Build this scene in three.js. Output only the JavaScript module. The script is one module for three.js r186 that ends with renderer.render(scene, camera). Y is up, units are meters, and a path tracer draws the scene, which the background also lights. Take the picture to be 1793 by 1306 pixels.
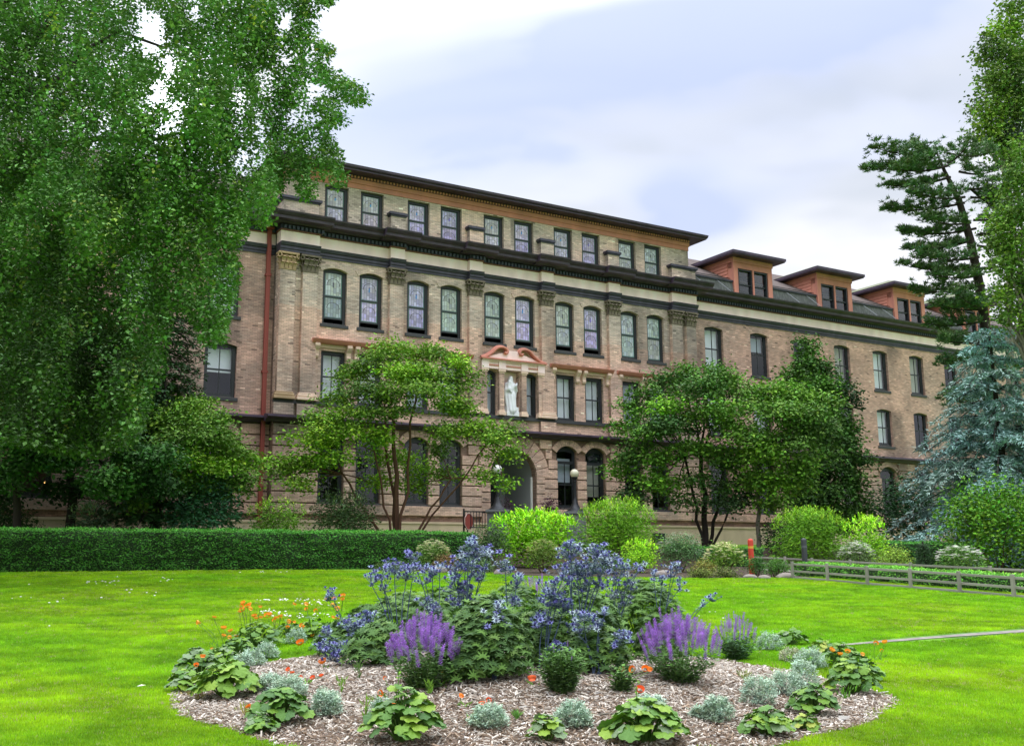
import * as THREE from 'three';
import { mergeGeometries, mergeVertices, toCreasedNormals } from 'three/addons/utils/BufferGeometryUtils.js';
import { MarchingCubes } from 'three/addons/objects/MarchingCubes.js';
import { RoundedBoxGeometry } from 'three/addons/geometries/RoundedBoxGeometry.js';

// ---------------------------------------------------------------- camera, sky, sun, exposure
const EYE = 1.5, FL = 1818.42, CX = 896.5, CY = 653, PITCH = 0.181605, ROLL = -0.008413, PSI = 0.541958, DIST = 51.8878;
const scene = new THREE.Scene();
const camera = new THREE.PerspectiveCamera(2 * Math.atan(653 / FL) * 180 / Math.PI, 1793 / 1306, 0.1, 1500);
camera.position.set(0, EYE, 0); camera.rotation.order = 'YXZ'; camera.rotation.set(PITCH, 0, ROLL);
const renderer = new THREE.WebGLRenderer({ antialias: true });
renderer.toneMapping = THREE.LinearToneMapping; renderer.toneMappingExposure = 1.9; renderer.shadowMap.enabled = true;

function mulberry(seed) { let a = seed >>> 0; return () => { a = (a + 0x6D2B79F5) | 0; let t = Math.imul(a ^ (a >>> 15), 1 | a); t = (t + Math.imul(t ^ (t >>> 7), 61 | t)) ^ t; return ((t ^ (t >>> 14)) >>> 0) / 4294967296; }; }
let rnd = mulberry(7);
const rr = (a, b) => a + (b - a) * rnd();
const gauss = () => Math.sqrt(-2 * Math.log(rnd() + 1e-9)) * Math.cos(6.28318 * rnd());
const clamp = (x, a = 0, b = 1) => Math.min(b, Math.max(a, x));
const sstep = (a, b, x) => { const t = clamp((x - a) / (b - a)); return t * t * (3 - 2 * t); };
const hash3 = (x, y, z) => { let h = Math.imul(x, 374761393) ^ Math.imul(y, 668265263) ^ Math.imul(z, 2147483647 ^ 1274126177); h = Math.imul(h ^ (h >>> 13), 1274126177); return ((h ^ (h >>> 16)) >>> 0) / 4294967296; };
function vnoise(x, y, z = 0) {
  const X = Math.floor(x), Y = Math.floor(y), Z = Math.floor(z); let u = x - X, v = y - Y, w = z - Z;
  u = u * u * (3 - 2 * u); v = v * v * (3 - 2 * v); w = w * w * (3 - 2 * w);
  const l = (a, b, t) => a + (b - a) * t;
  return l(l(l(hash3(X, Y, Z), hash3(X + 1, Y, Z), u), l(hash3(X, Y + 1, Z), hash3(X + 1, Y + 1, Z), u), v), l(l(hash3(X, Y, Z + 1), hash3(X + 1, Y, Z + 1), u), l(hash3(X, Y + 1, Z + 1), hash3(X + 1, Y + 1, Z + 1), u), v), w);
}
const fbm = (x, y, z = 0, o = 4) => { let s = 0, a = 0.5, t = 0; for (let i = 0; i < o; i++) { s += a * vnoise(x, y, z); t += a; a *= 0.5; x = x * 2.03 + 17.1; y = y * 2.03 + 5.3; z = z * 2.03 + 9.7; } return s / t; };

// pixel of the photograph -> direction in the world
function dirOf(px, py) {
  let r = (px - CX) / FL, u = (CY - py) / FL; const c2 = Math.cos(ROLL), s2 = Math.sin(ROLL);
  [r, u] = [r * c2 - u * s2, r * s2 + u * c2];
  const c = Math.cos(PITCH), s = Math.sin(PITCH);
  return new THREE.Vector3(r, u * c + s, u * s - c);
}
const SUN = dirOf(310, 182).normalize();
{ // overcast sky, brighter clouds with lavender and blue gaps between them
  const W = 1440, H = 720, data = new Float32Array(W * H * 4);
  const d0 = [[1000, 130, 420, 120, .22], [1350, 200, 380, 150, .15], [690, 225, 170, 50, .75], [900, 200, 230, 48, .9], [1130, 135, 230, 50, .95], [1330, 70, 260, 60, .9], [1560, 45, 200, 60, .8], [1175, 365, 80, 38, .8], [1290, 240, 190, 40, .25], [880, 60, 160, 28, .35], [1080, 20, 180, 30, .4], [1450, 300, 190, 25, .25], [660, 120, 60, 60, .2], [1250, 390, 120, 30, .3], [760, 30, 80, 30, .2], [1650, 180, 100, 60, .22]];
  const gap = d0.map(([x, y, sx, sy, k]) => { const d = dirOf(x, y).normalize(); return [Math.atan2(d.x, -d.z), Math.asin(d.y), sx / FL, sy / FL, k]; });
  for (let j = 0; j < H; j++) {
    const th = ((j + .5) / H - .5) * Math.PI, y = Math.sin(th), c = Math.cos(th);
    for (let i = 0; i < W; i++) {
      const ph = ((i + .5) / W - .5) * 2 * Math.PI, x = c * Math.cos(ph), z = c * Math.sin(ph), k = (j * W + i) * 4;
      const el = Math.max(y, 0), sc = 1 / (el + 0.25), wx = x * sc, wz = z * sc;
      const q = fbm(wx * 1.1 + 3, wz * 1.1, 1.7, 3);
      const n = fbm(wx * 1.3 + q * 1.5 + 8, wz * 2.6 + q, 4.2, 5), n2 = fbm(wx * 3.2 + wz * 2.5 + q * 2.5, wz * 8.5 - wx * 2 + 3 + q * 2, 7.7, 5);
      let thin = sstep(.5, .78, n * .8 + n2 * .2) * .6;           // gaps where the layer is thinner, all round the sky
      const az = Math.atan2(x, -z), e2 = Math.asin(y), tex = sstep(.3, .7, n2) - .5, tex2 = sstep(.34, .66, n) - .5;
      if (Math.abs(az) < .75 && e2 < .8) {
        let g = 0; const wob = (n2 - .5) * .08 + (q - .5) * .03, wob2 = (q - .5) * .04 + (n2 - .5) * .06;
        for (const [ga, ge, sx, sy, kk] of gap) { const u = (az - ga + wob) / sx, v = (e2 - ge + wob2 - (az - ga) * .22) / sy; g += kk * Math.exp(-.5 * (u * u + v * v)); }
        const m = 1 - sstep(.5, .75, Math.abs(az)); thin = thin * (1 - m * .45) + m * g * (.9 + .9 * tex);
      }
      const sd = x * SUN.x + y * SUN.y + z * SUN.z, glow = Math.exp((sd - 1) * 900) * 1.6 + Math.exp((sd - 1) * 30) * .12;
      const bright = (.455 + .08 * el + 4.3 * Math.max(0, el - .45)) * (1 + .24 * tex + .16 * tex2) + glow;
      const wv = clamp(.5 + .6 * tex + .5 * tex2), cloud = [bright * (.86 + .2 * wv), bright * (.945 + .115 * wv), bright * 1.09], blue = [.30 + .06 * el, .355 + .06 * el, .525 + .06 * el];
      const t = clamp(thin) * .9;
      for (let m = 0; m < 3; m++) data[k + m] = cloud[m] * (1 - t) + (blue[m] + glow * .5) * t;
      data[k + 3] = 1;
    }
  }
  const sky = new THREE.DataTexture(data, W, H, THREE.RGBAFormat, THREE.FloatType);
  sky.mapping = THREE.EquirectangularReflectionMapping; sky.magFilter = THREE.LinearFilter; sky.minFilter = THREE.LinearFilter; sky.needsUpdate = true;
  scene.background = sky; scene.environment = sky; scene.environmentIntensity = 1;
}
const sun = new THREE.DirectionalLight(new THREE.Color(1, .95, .86), 1.5);
sun.position.copy(SUN).multiplyScalar(120); sun.target.position.set(0, 0, -30); sun.position.add(sun.target.position);
sun.castShadow = true; sun.shadow.radius = 20; sun.shadow.mapSize.set(4096, 4096);
Object.assign(sun.shadow.camera, { left: -70, right: 70, top: 60, bottom: -60, near: 1, far: 300 });
scene.add(sun, sun.target);

// ---------------------------------------------------------------- helpers
const W = (px, py, z) => { const d = dirOf(px, py); return d.multiplyScalar(z / -d.z).add(new THREE.Vector3(0, EYE, 0)); };      // a point at that many metres into the scene
const PXM = z => z / FL * 1.02;                                                                                               // metres per photograph pixel there
const SOF = (x, z) => -x * Math.sin(PSI) - z * Math.cos(PSI);                                                                // distance towards the building
const BUILDING_S = DIST * Math.cos(PSI);
function G(x, z) {                                                                                                            // the ground's height
  const s = SOF(x, z); let h = -1.5 + .038 * Math.min(s, 37) + Math.max(s, -60) * 0;
  if (s < -20) h = -1.5 + .038 * -20;
  h += 1.02 * sstep(36.2, 43, s);
  return h + EYE;
}
function gp(px, py) {                                                                                                         // where that pixel meets the ground
  const d = dirOf(px, py); let a = 2, b = 90;
  for (let i = 0; i < 50; i++) { const t = (a + b) / 2, p = d.clone().multiplyScalar(t / -d.z); if (p.y + EYE > G(p.x, p.z)) a = t; else b = t; }
  const p = d.multiplyScalar(a / -d.z); return new THREE.Vector3(p.x, G(p.x, p.z), p.z);
}
const used = {};
const numbered = n => { const k = used[n] = (used[n] ?? -1) + 1; return k ? `${n}_${String(k).padStart(3, '0')}` : n; };
function tag(o, label, category, group, kind) { if (label) o.userData.label = label; if (category) o.userData.category = category; if (group) o.userData.group = group; if (kind) o.userData.kind = kind; return o; }
function thing(name, pos, label, category, group) { const o = new THREE.Group(); o.name = numbered(name); if (pos) o.position.copy(pos); scene.add(o); return tag(o, label, category, group); }
function mesh(name, geo, mat, parent) {
  if (Array.isArray(geo)) geo = geo.length === 1 ? geo[0] : mergeGeometries(geo.map(clean));
  const m = new THREE.Mesh(geo, mat); m.name = parent ? name : numbered(name); m.castShadow = m.receiveShadow = true; (parent ?? scene).add(m); return m;
}
function clean(g) { g = g.index ? g.toNonIndexed() : g; for (const k of Object.keys(g.attributes)) if (!['position', 'normal', 'uv'].includes(k)) g.deleteAttribute(k); if (!g.attributes.uv) g.setAttribute('uv', new THREE.BufferAttribute(new Float32Array(g.attributes.position.count * 2), 2)); return g; }
function structure(name, geo, mat) { const m = mesh(name, geo, mat); m.userData.kind = 'structure'; return m; }
function uvBox(g) {
  g = clean(g); const p = g.attributes.position, n = g.attributes.normal, u = g.attributes.uv;
  for (let i = 0; i < p.count; i++) { const ax = Math.abs(n.getX(i)), ay = Math.abs(n.getY(i)), az = Math.abs(n.getZ(i)); if (ay > ax && ay > az) u.setXY(i, p.getX(i), p.getZ(i)); else if (ax > az) u.setXY(i, p.getZ(i), p.getY(i)); else u.setXY(i, p.getX(i), p.getY(i)); }
  return g;
}
const box = (x0, x1, y0, y1, z0, z1) => new THREE.BoxGeometry(x1 - x0, y1 - y0, z1 - z0).translate((x0 + x1) / 2, (y0 + y1) / 2, (z0 + z1) / 2);
function tube(pts, radii, sides = 6) {                                                                                        // tapered limb along points
  const n = pts.length, pos = [], idx = [], nor = [];
  for (let i = 0; i < n; i++) {
    const t = pts[Math.min(n - 1, i + 1)].clone().sub(pts[Math.max(0, i - 1)]).normalize();
    const a = Math.abs(t.y) < .9 ? new THREE.Vector3(0, 1, 0) : new THREE.Vector3(1, 0, 0), u = a.clone().cross(t).normalize(), v = t.clone().cross(u);
    const r = Array.isArray(radii) ? radii[i] : radii;
    for (let k = 0; k <= sides; k++) { const c = Math.cos(k / sides * 6.28319), s = Math.sin(k / sides * 6.28319), d = u.clone().multiplyScalar(c).addScaledVector(v, s); nor.push(d.x, d.y, d.z); pos.push(pts[i].x + d.x * r, pts[i].y + d.y * r, pts[i].z + d.z * r); }
    if (i) for (let k = 0; k < sides; k++) { const b = i * (sides + 1) + k, a2 = b - sides - 1; idx.push(a2, a2 + 1, b, a2 + 1, b + 1, b); }
  }
  const g = new THREE.BufferGeometry(); g.setAttribute('position', new THREE.Float32BufferAttribute(pos, 3)); g.setAttribute('normal', new THREE.Float32BufferAttribute(nor, 3)); g.setIndex(idx); return g;
}
function limb(a, b, r0, r1, sag = .1, wob = .08, n = 6, sides = 6) {
  const L = a.distanceTo(b), pts = [], rad = [];
  for (let i = 0; i <= n; i++) { const t = i / n, p = a.clone().lerp(b, t); const e = Math.sin(t * Math.PI); p.x += gauss() * wob * L * .25 * e; p.z += gauss() * wob * L * .25 * e; p.y += sag * L * e + gauss() * wob * L * .12 * e; pts.push(p); rad.push(r0 + (r1 - r0) * t); }
  return tube(pts, rad, sides);
}
function dataTex(w, h, fn, srgb = true) {
  const d = new Uint8Array(w * h * 4), o = [0, 0, 0];
  for (let j = 0; j < h; j++) for (let i = 0; i < w; i++) { fn(i, j, o); const k = (j * w + i) * 4; d[k] = clamp(o[0]) * 255; d[k + 1] = clamp(o[1]) * 255; d[k + 2] = clamp(o[2]) * 255; d[k + 3] = 255; }
  const t = new THREE.DataTexture(d, w, h, THREE.RGBAFormat); t.wrapS = t.wrapT = THREE.RepeatWrapping; t.magFilter = THREE.LinearFilter; t.minFilter = THREE.LinearMipmapLinearFilter; t.generateMipmaps = true; if (srgb) t.colorSpace = THREE.SRGBColorSpace; t.needsUpdate = true; return t;
}
const col = (r, g, b) => new THREE.Color().setRGB(r, g, b);
const std = (c, rough = .8, extra = {}) => new THREE.MeshStandardMaterial({ color: c, roughness: rough, ...extra });

// leaves: small folded diamonds gathered in one geometry
const GAIN = 1.22;
class Leaves {
  constructor(n = 4096) { this.n = 0; this.cap = n; this.p = new Float32Array(n * 12); this.q = new Float32Array(n * 12); this.c = new Float32Array(n * 12); }
  grow() { this.cap *= 2; for (const k of ['p', 'q', 'c']) { const a = new Float32Array(this.cap * 12); a.set(this[k]); this[k] = a; } }
  add(x, y, z, ax, ay, az, nx, ny, nz, len, wid, r, g, b) {
    if (this.n >= this.cap) this.grow();
    let l = Math.hypot(ax, ay, az) || 1; ax /= l; ay /= l; az /= l;
    let sx = ay * nz - az * ny, sy = az * nx - ax * nz, sz = ax * ny - ay * nx; l = Math.hypot(sx, sy, sz); if (l < 1e-5) { sx = az; sy = 0; sz = -ax; l = Math.hypot(sx, sz) || 1; } sx /= l; sy /= l; sz /= l;
    const ux = sy * az - sz * ay, uy = sz * ax - sx * az, uz = sx * ay - sy * ax;
    const k = this.n * 12, P = this.p, Q = this.q, C = this.c, h = len * .45, f = wid * .16, gr = g > r && b < g * .55;
    P[k] = x; P[k + 1] = y; P[k + 2] = z;
    P[k + 3] = x + ax * h + sx * wid * .5 + ux * f; P[k + 4] = y + ay * h + sy * wid * .5 + uy * f; P[k + 5] = z + az * h + sz * wid * .5 + uz * f;
    P[k + 6] = x + ax * len; P[k + 7] = y + ay * len; P[k + 8] = z + az * len;
    P[k + 9] = x + ax * h - sx * wid * .5 + ux * f; P[k + 10] = y + ay * h - sy * wid * .5 + uy * f; P[k + 11] = z + az * h - sz * wid * .5 + uz * f;
    for (let i = 0; i < 4; i++) { const m = k + i * 3; const e = i === 1 ? .3 : i === 3 ? -.3 : 0; Q[m] = ux + sx * e; Q[m + 1] = uy + sy * e; Q[m + 2] = uz + sz * e; C[m] = r * GAIN * (gr ? .9 : 1); C[m + 1] = g * GAIN * (gr ? 1.06 : 1); C[m + 2] = b * GAIN * (gr ? .75 : 1); }
    this.n++;
  }
  geo(at) {
    const n = this.n, g = new THREE.BufferGeometry(), idx = new Uint32Array(n * 6), P = this.p.slice(0, n * 12);
    if (at) for (let i = 0; i < n * 4; i++) { P[i * 3] -= at.x; P[i * 3 + 1] -= at.y; P[i * 3 + 2] -= at.z; }
    for (let i = 0; i < n; i++) { const b = i * 4; idx.set([b, b + 1, b + 2, b, b + 2, b + 3], i * 6); }
    g.setAttribute('position', new THREE.BufferAttribute(P, 3)); g.setAttribute('normal', new THREE.BufferAttribute(this.q.slice(0, n * 12), 3)); g.setAttribute('color', new THREE.BufferAttribute(this.c.slice(0, n * 12), 3)); g.setIndex(new THREE.BufferAttribute(idx, 1)); return g;
  }
}
const leafMat = new THREE.MeshPhysicalMaterial({ vertexColors: true, roughness: .92, transmission: .16, thickness: 0, specularIntensity: .6, side: THREE.DoubleSide });
const needleMat = new THREE.MeshStandardMaterial({ vertexColors: true, roughness: .7, side: THREE.DoubleSide });
const petalMat = new THREE.MeshPhysicalMaterial({ vertexColors: true, roughness: .9, transmission: .25, thickness: 0, side: THREE.DoubleSide });
const tint = (c, v = .25, hue = .1) => { const k = Math.exp(gauss() * v), h = gauss() * hue; return [c[0] * k * (1 + h), c[1] * k, c[2] * k * (1 - h * .6)]; };
// a clump of foliage: twigs in an ellipsoid, each with a few leaves
function clump(B, c, rx, ry, rz, twigs, per, len, wid, color, o = {}) {
  const up = o.up ?? .5, spread = o.spread ?? len * 1.8, droop = o.droop ?? .25, shell = o.shell ?? .45;
  for (let i = 0; i < twigs; i++) {
    let x = gauss(), y = gauss(), z = gauss(); const l = Math.hypot(x, y, z) || 1; x /= l; y /= l; z /= l; if (y < (o.under ?? -.35)) y = -y;
    const r = Math.pow(rnd(), shell) * (1 + gauss() * .07), tx = c.x + x * rx * r, ty = c.y + y * ry * r, tz = c.z + z * rz * r;
    const cc = tint(color, o.v ?? .22, o.hue ?? .1);
    for (let k = 0; k < per; k++) {
      const jx = gauss() * spread, jy = gauss() * spread * (o.flat ?? .5), jz = gauss() * spread;
      const nx = x * .5 + gauss() * .45, ny = y * .4 + up + gauss() * .3, nz = z * .5 + gauss() * .45;
      const ax = x * .6 + gauss(), ay = gauss() * .35 - droop, az = z * .6 + gauss(), s = rr(.7, 1.25), kk = rr(.85, 1.15);
      B.add(tx + jx, ty + jy, tz + jz, ax, ay, az, nx, ny, nz, len * s, wid * s, cc[0] * kk, cc[1] * kk, cc[2] * kk);
    }
  }
}

// ---------------------------------------------------------------- surface textures
const SPAN = 25.6;                                            // metres that the brick sheet covers without repeating
function brickTex(seed, zone) {
  const N = 2048, rows = 372, cols = 110, r0 = mulberry(seed), bt = new Float32Array(rows * (cols + 2) * 4);
  for (let r = 0; r < rows; r++) for (let c = 0; c < cols + 2; c++) { const k = (r * (cols + 2) + c) * 4; bt[k] = (r0() + r0() + r0()) / 3 - .5; bt[k + 1] = r0() + r0() - 1; bt[k + 2] = r0(); bt[k + 3] = r0(); }
  const K = 256, grid = (f) => { const g = new Float32Array((K + 1) * (K + 1)); for (let j = 0; j <= K; j++) for (let i = 0; i <= K; i++) g[j * (K + 1) + i] = f(i / K * SPAN, j / K * SPAN); return (i, j) => { const x = i / 8, y = j / 8, X = x | 0, Y = y | 0, u = x - X, v = y - Y, k = Y * (K + 1) + X; return (g[k] * (1 - u) + g[k + 1] * u) * (1 - v) + (g[k + K + 1] * (1 - u) + g[k + K + 2] * u) * v; }; };
  const gBig = grid((X, Y) => fbm(X * .22, Y * .3, seed, 3) - .5), gMid = grid((X, Y) => fbm(X * .9 + 4, Y * 1.4, seed + 3, 3) - .5), gSoot = grid((X, Y) => sstep(.56, .74, fbm(X * .5 + 20, Y * .16, seed + 9, 4)));
  return dataTex(N, N, (i, j, o) => {
    const y = j / N * rows, r = Math.floor(y), fy = y - r, x = i / N * cols + (r % 2) * .5, c = Math.floor(x), fx = x - c, k = ((r % rows) * (cols + 2) + c) * 4;
    const X = i / N * SPAN, Y = j / N * SPAN;
    const big = gBig(i, j), mid = gMid(i, j);
    let pink = clamp(zone(X, Y) + big * 1.5 + mid * .7 + bt[k + 1] * .26);
    let v = 1 + bt[k] * .34 + mid * .3 + big * .22;
    if (bt[k + 2] > .985) v *= .68; if (bt[k + 3] > .985) v *= 1.25;
    const soot = gSoot(i, j); v *= 1 - .22 * soot;
    const a = [.765, .70, .645], b = [.81, .675, .60];
    for (let m = 0; m < 3; m++) o[m] = (a[m] + (b[m] - a[m]) * pink) * v;
    if (fy < .17 || fx < .05) { o[0] *= .74; o[1] *= .74; o[2] *= .74; }
  });
}
const brickA = brickTex(11, (X, Y) => Y > 11.6 ? .22 : Y > 6 ? .75 : .9);
const brickB = brickTex(29, (X, Y) => .8);
const brick = new THREE.MeshStandardMaterial({ map: brickA, roughness: .9 });
const brickDark = new THREE.MeshStandardMaterial({ map: brickA, color: col(.42, .4, .38), roughness: .95 });  // darker brick, shows in the joints between the bands
const brickWing = new THREE.MeshStandardMaterial({ map: brickB, color: col(.84, .78, .80), roughness: .9 });
for (const t of [brickA, brickB]) t.repeat.set(1 / SPAN, 1 / SPAN);
const grime = (base, amp, sc, seed) => { const t = dataTex(256, 256, (i, j, o) => { const x = i / 256 * 8, y = j / 256 * 8; const wrapn = (f) => { const u = i / 256, v = j / 256; return f(x, y) * (1 - u) * (1 - v) + f(x - 8, y) * u * (1 - v) + f(x, y - 8) * (1 - u) * v + f(x - 8, y - 8) * u * v; }; const n = wrapn((a, b) => fbm(a * sc, b * sc * .35, seed, 4)) - .5; for (let m = 0; m < 3; m++) o[m] = base[m] * (1 + n * amp); }); t.repeat.set(.25, .25); return t; };
const M = {
  trim: new THREE.MeshStandardMaterial({ map: grime([.23, .22, .275], .9, 1.5, 3), roughness: .55 }),
  cornice: new THREE.MeshStandardMaterial({ map: grime([.27, .215, .29], 1.1, 1.2, 5), roughness: .5 }),
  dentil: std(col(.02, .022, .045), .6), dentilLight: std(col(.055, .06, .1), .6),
  cream: new THREE.MeshStandardMaterial({ map: grime([1.0, .89, .87], .25, 1.1, 8), roughness: .8 }),
  terra: new THREE.MeshStandardMaterial({ map: grime([.78, .51, .44], .45, 1.0, 9), roughness: .75 }),
  rust: std(col(.28, .055, .04), .6), rustDark: std(col(.2, .075, .045), .7),
  stone: new THREE.MeshStandardMaterial({ map: grime([.9, .785, .70], .25, 1.4, 12), roughness: .85 }),
  capital: new THREE.MeshStandardMaterial({ map: grime([.47, .425, .37], .7, 3, 13), roughness: .85 }),
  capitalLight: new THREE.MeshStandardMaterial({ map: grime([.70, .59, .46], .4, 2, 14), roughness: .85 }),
  sill: std(col(.045, .047, .05), .7), frame: std(col(.022, .026, .03), .5), black: std(col(.012, .012, .014), .6),
  shingle: new THREE.MeshStandardMaterial({ map: grime([.36, .31, .29], .5, 6, 15), roughness: .95 }),
  moss: new THREE.MeshStandardMaterial({ map: grime([.38, .40, .30], .5, 4, 16), roughness: .95 }),
  slate: new THREE.MeshStandardMaterial({ map: grime([.36, .37, .36], .7, 5, 17), roughness: .9 }),
  base: new THREE.MeshStandardMaterial({ map: grime([.80, .71, .61], .2, 1.5, 18), roughness: .9 }),
  plaster: std(col(.36, .37, .38), .9), white: std(col(.8, .8, .78), .6), marble: std(col(.78, .8, .82), .55), dark: std(col(.035, .035, .035), .9),
  glass: new THREE.MeshPhysicalMaterial({ color: col(.9, .93, .94), roughness: .02, transmission: 1, thickness: 0, ior: 1.6 }),
  blind: std(col(.9, .92, .96), .9), blindDim: std(col(.5, .55, .62), .9), curtain: std(col(.5, .47, .4), .9),
  metal: std(col(.03, .032, .035), .45, { metalness: .5 }), alu: std(col(.3, .32, .34), .4, { metalness: .6 }),
};
// leaded glass: slender tall pieces in lead, a teal border, a small figure in the middle of the upper light
function leaded(seed, base, figure) {
  const w = 128, h = 192, r0 = mulberry(seed), cells = [], c0 = [.42, .62, .57];
  const colsN = 6, rowsN = 8; for (let i = 0; i < colsN * rowsN * 3; i++) cells.push([r0(), r0(), r0()]);
  const cv = dataTex(w, h, (i, j, o) => {
    const u = i / w, v = j / h, e = Math.min(u, 1 - u) * 1.15, f = Math.min(v, 1 - v) * 1.7;
    if (Math.min(e, f) < .055) { const l = .9 + .2 * cells[(i >> 4) + (j >> 5) * 3][0]; o[0] = c0[0] * l; o[1] = c0[1] * l; o[2] = c0[2] * l; if (Math.min(e, f) > .044) { o[0] = o[1] = o[2] = .18; } return; }
    const cx = u * colsN, ci = Math.floor(cx), sh = cells[ci][2], ry = v * rowsN * .55 + sh * 1.3, ri = Math.floor(ry), q = cells[(ci + ri * colsN) % cells.length];
    const lead = (cx - ci) < .13 || (ry - ri) < .06, k = .9 + .3 * q[0];
    for (let m = 0; m < 3; m++) o[m] = lead ? base[m] * .7 : base[m] * k * (m === 2 ? .95 + .15 * q[1] : 1);
    const du = (u - .5) * w / h * 1.0, dv = v - .48, R = Math.hypot(du * 1.1, dv);
    if (Math.abs(R - .27) < .012 && v > .45) { o[0] = o[1] = o[2] = .3; }
    if (figure && Math.abs(du) < .028 && Math.abs(dv) < .11) { const cc = figure[dv > .06 ? 1 : 0]; o[0] = cc[0]; o[1] = cc[1]; o[2] = cc[2]; }
  });
  cv.wrapS = cv.wrapT = THREE.ClampToEdgeWrapping; return cv;
}
const leadMats = [[[.66, .70, .67], [[.3, .33, .36], [.28, .26, .28]]], [[.70, .675, .74], [[.2, .5, .75], [.3, .28, .5]]], [[.69, .68, .70], [[.2, .55, .8], [.35, .2, .2]]], [[.67, .65, .73], [[.42, .35, .75], [.3, .3, .35]]]].map(([b, f], i) => new THREE.MeshPhysicalMaterial({ map: leaded(40 + i, b, f), roughness: .3, clearcoat: 1, clearcoatRoughness: .05 }));
const leadLow = [[.66, .70, .67], [.70, .665, .79], [.72, .695, .74], [.69, .65, .80]].map((b, i) => new THREE.MeshPhysicalMaterial({ map: leaded(60 + i, b), roughness: .3, clearcoat: .7, clearcoatRoughness: .08 }));

// ---------------------------------------------------------------- the building (own axes: x along the front, y up from the eye's height, z outwards)
const HB = .95;                                               // height of its ground above the eye
const building = thing('brick_building', new THREE.Vector3(0, EYE + HB, -DIST), 'long buff brick school building with stained glass windows, pilasters, dark cornice and dormers', 'building');
building.rotation.y = PSI;
const toWorld = (a, h, off) => new THREE.Vector3(a * Math.cos(PSI) + off * Math.sin(PSI), h + EYE, -DIST - a * Math.sin(PSI) + off * Math.cos(PSI));
function part(name, geos, mat, parent = building) { if (!Array.isArray(geos)) geos = [geos]; const g = geos.map(x => uvBox(x)); const m = mesh(name, g, mat, parent); m.geometry.translate(0, -HB, 0); return m; }
function archPath(p, x0, x1, y0, ys, rise) {                  // rectangle with a segmental or round head
  const w = x1 - x0; p.moveTo(x0, y0); p.lineTo(x1, y0); p.lineTo(x1, ys);
  if (rise > .01) { const R = (w * w / 4 + rise * rise) / (2 * rise), cy = ys + rise - R, a = Math.atan2(ys - cy, w / 2); for (let i = 1; i <= 12; i++) { const t = a + (Math.PI - 2 * a) * i / 12; p.lineTo((x0 + x1) / 2 + R * Math.cos(t), cy + R * Math.sin(t)); } }
  else p.lineTo(x0, ys);
  p.lineTo(x0, y0); return p;
}
const extrude = (s, d, z = 0) => new THREE.ExtrudeGeometry(s, { depth: d, bevelEnabled: false, curveSegments: 10 }).translate(0, 0, z);
function wallGeo(a0, a1, h0, h1, holes, off) { const s = new THREE.Shape(); s.moveTo(a0, h0); s.lineTo(a1, h0); s.lineTo(a1, h1); s.lineTo(a0, h1); s.lineTo(a0, h0); for (const o of holes) s.holes.push(archPath(new THREE.Path(), ...o)); return extrude(s, .34, off - .34); }
function molding(profile, a0, a1) { const s = new THREE.Shape(profile.map(([o, h]) => new THREE.Vector2(o, h))); const g = new THREE.ExtrudeGeometry(s, { depth: a1 - a0, bevelEnabled: false }); g.applyMatrix4(new THREE.Matrix4().set(0, 0, -1, a1, 0, 1, 0, 0, 1, 0, 0, 0, 0, 0, 0, 1)); return g; }

const winCache = {};
function windowGeo(w, h, rise, kind) {
  const key = [w, h, rise, kind].join(); if (winCache[key]) return winCache[key];
  const ys = h - rise, cs = kind === 'narrow' ? .1 : .13, s = archPath(new THREE.Shape(), 0, w, 0, ys, rise), parts = [], panes = [];
  s.holes.push(archPath(new THREE.Path(), cs, w - cs, .07, ys - (rise ? .04 : cs), rise * .3)); parts.push(extrude(s, .1, -.26));
  const x0 = cs, x1 = w - cs, top = ys - (rise ? .04 : cs) + rise * .3, t = .05, gap = kind.endsWith('open') ? .2 : 0;
  const tr = kind === 'transom' ? h * .735 : null, up = tr ?? top, mid = (up + .07) / 2 + (kind === 'transom' ? 0 : h * .02);
  parts.push(box(x0, x1, mid - .035, mid + .035, -.255, -.18));                                       // meeting rail
  parts.push(box(x0, x0 + t, .07 + gap, up - .01, -.25, -.19), box(x1 - t, x1, .07 + gap, up - .01, -.25, -.19), box(x0, x1, .07 + gap, .15 + gap, -.248, -.188));
  if (tr) parts.push(box(x0, x1, tr - .07, tr + .07, -.25, -.13));
  if (kind.startsWith('sash') || kind === 'transom') parts.push(box(w / 2 - .018, w / 2 + .018, .16, up - .02, -.24, -.2));
  const face = (a, b, c, d, ri, z) => { const g = new THREE.ShapeGeometry(archPath(new THREE.Shape(), a, b, c, d - ri, ri), 8).translate(0, 0, z), u = g.attributes.uv, p = g.attributes.position; for (let i = 0; i < p.count; i++) u.setXY(i, (p.getX(i) - a) / (b - a), (p.getY(i) - c) / (d - c)); return g; };
  panes.push(face(x0 + t, x1 - t, .15 + gap, mid - .035, 0, -.215), face(x0 + t, x1 - t, mid + .035, up - (tr ? .08 : .02), tr ? 0 : rise * .25, -.225));
  if (tr) panes.push(face(x0 + .02, x1 - .02, tr + .08, top - .02, rise * .25, -.225));
  return winCache[key] = { frame: mergeGeometries(parts.map(g => uvBox(g))), panes, sill: uvBox(new RoundedBoxGeometry(w + .2, .16, .3, 1, .015).translate(w / 2, -.09, -.1)), blind: box(x0, x1, .08, up, -.46, -.45) , gap };
}
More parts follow.
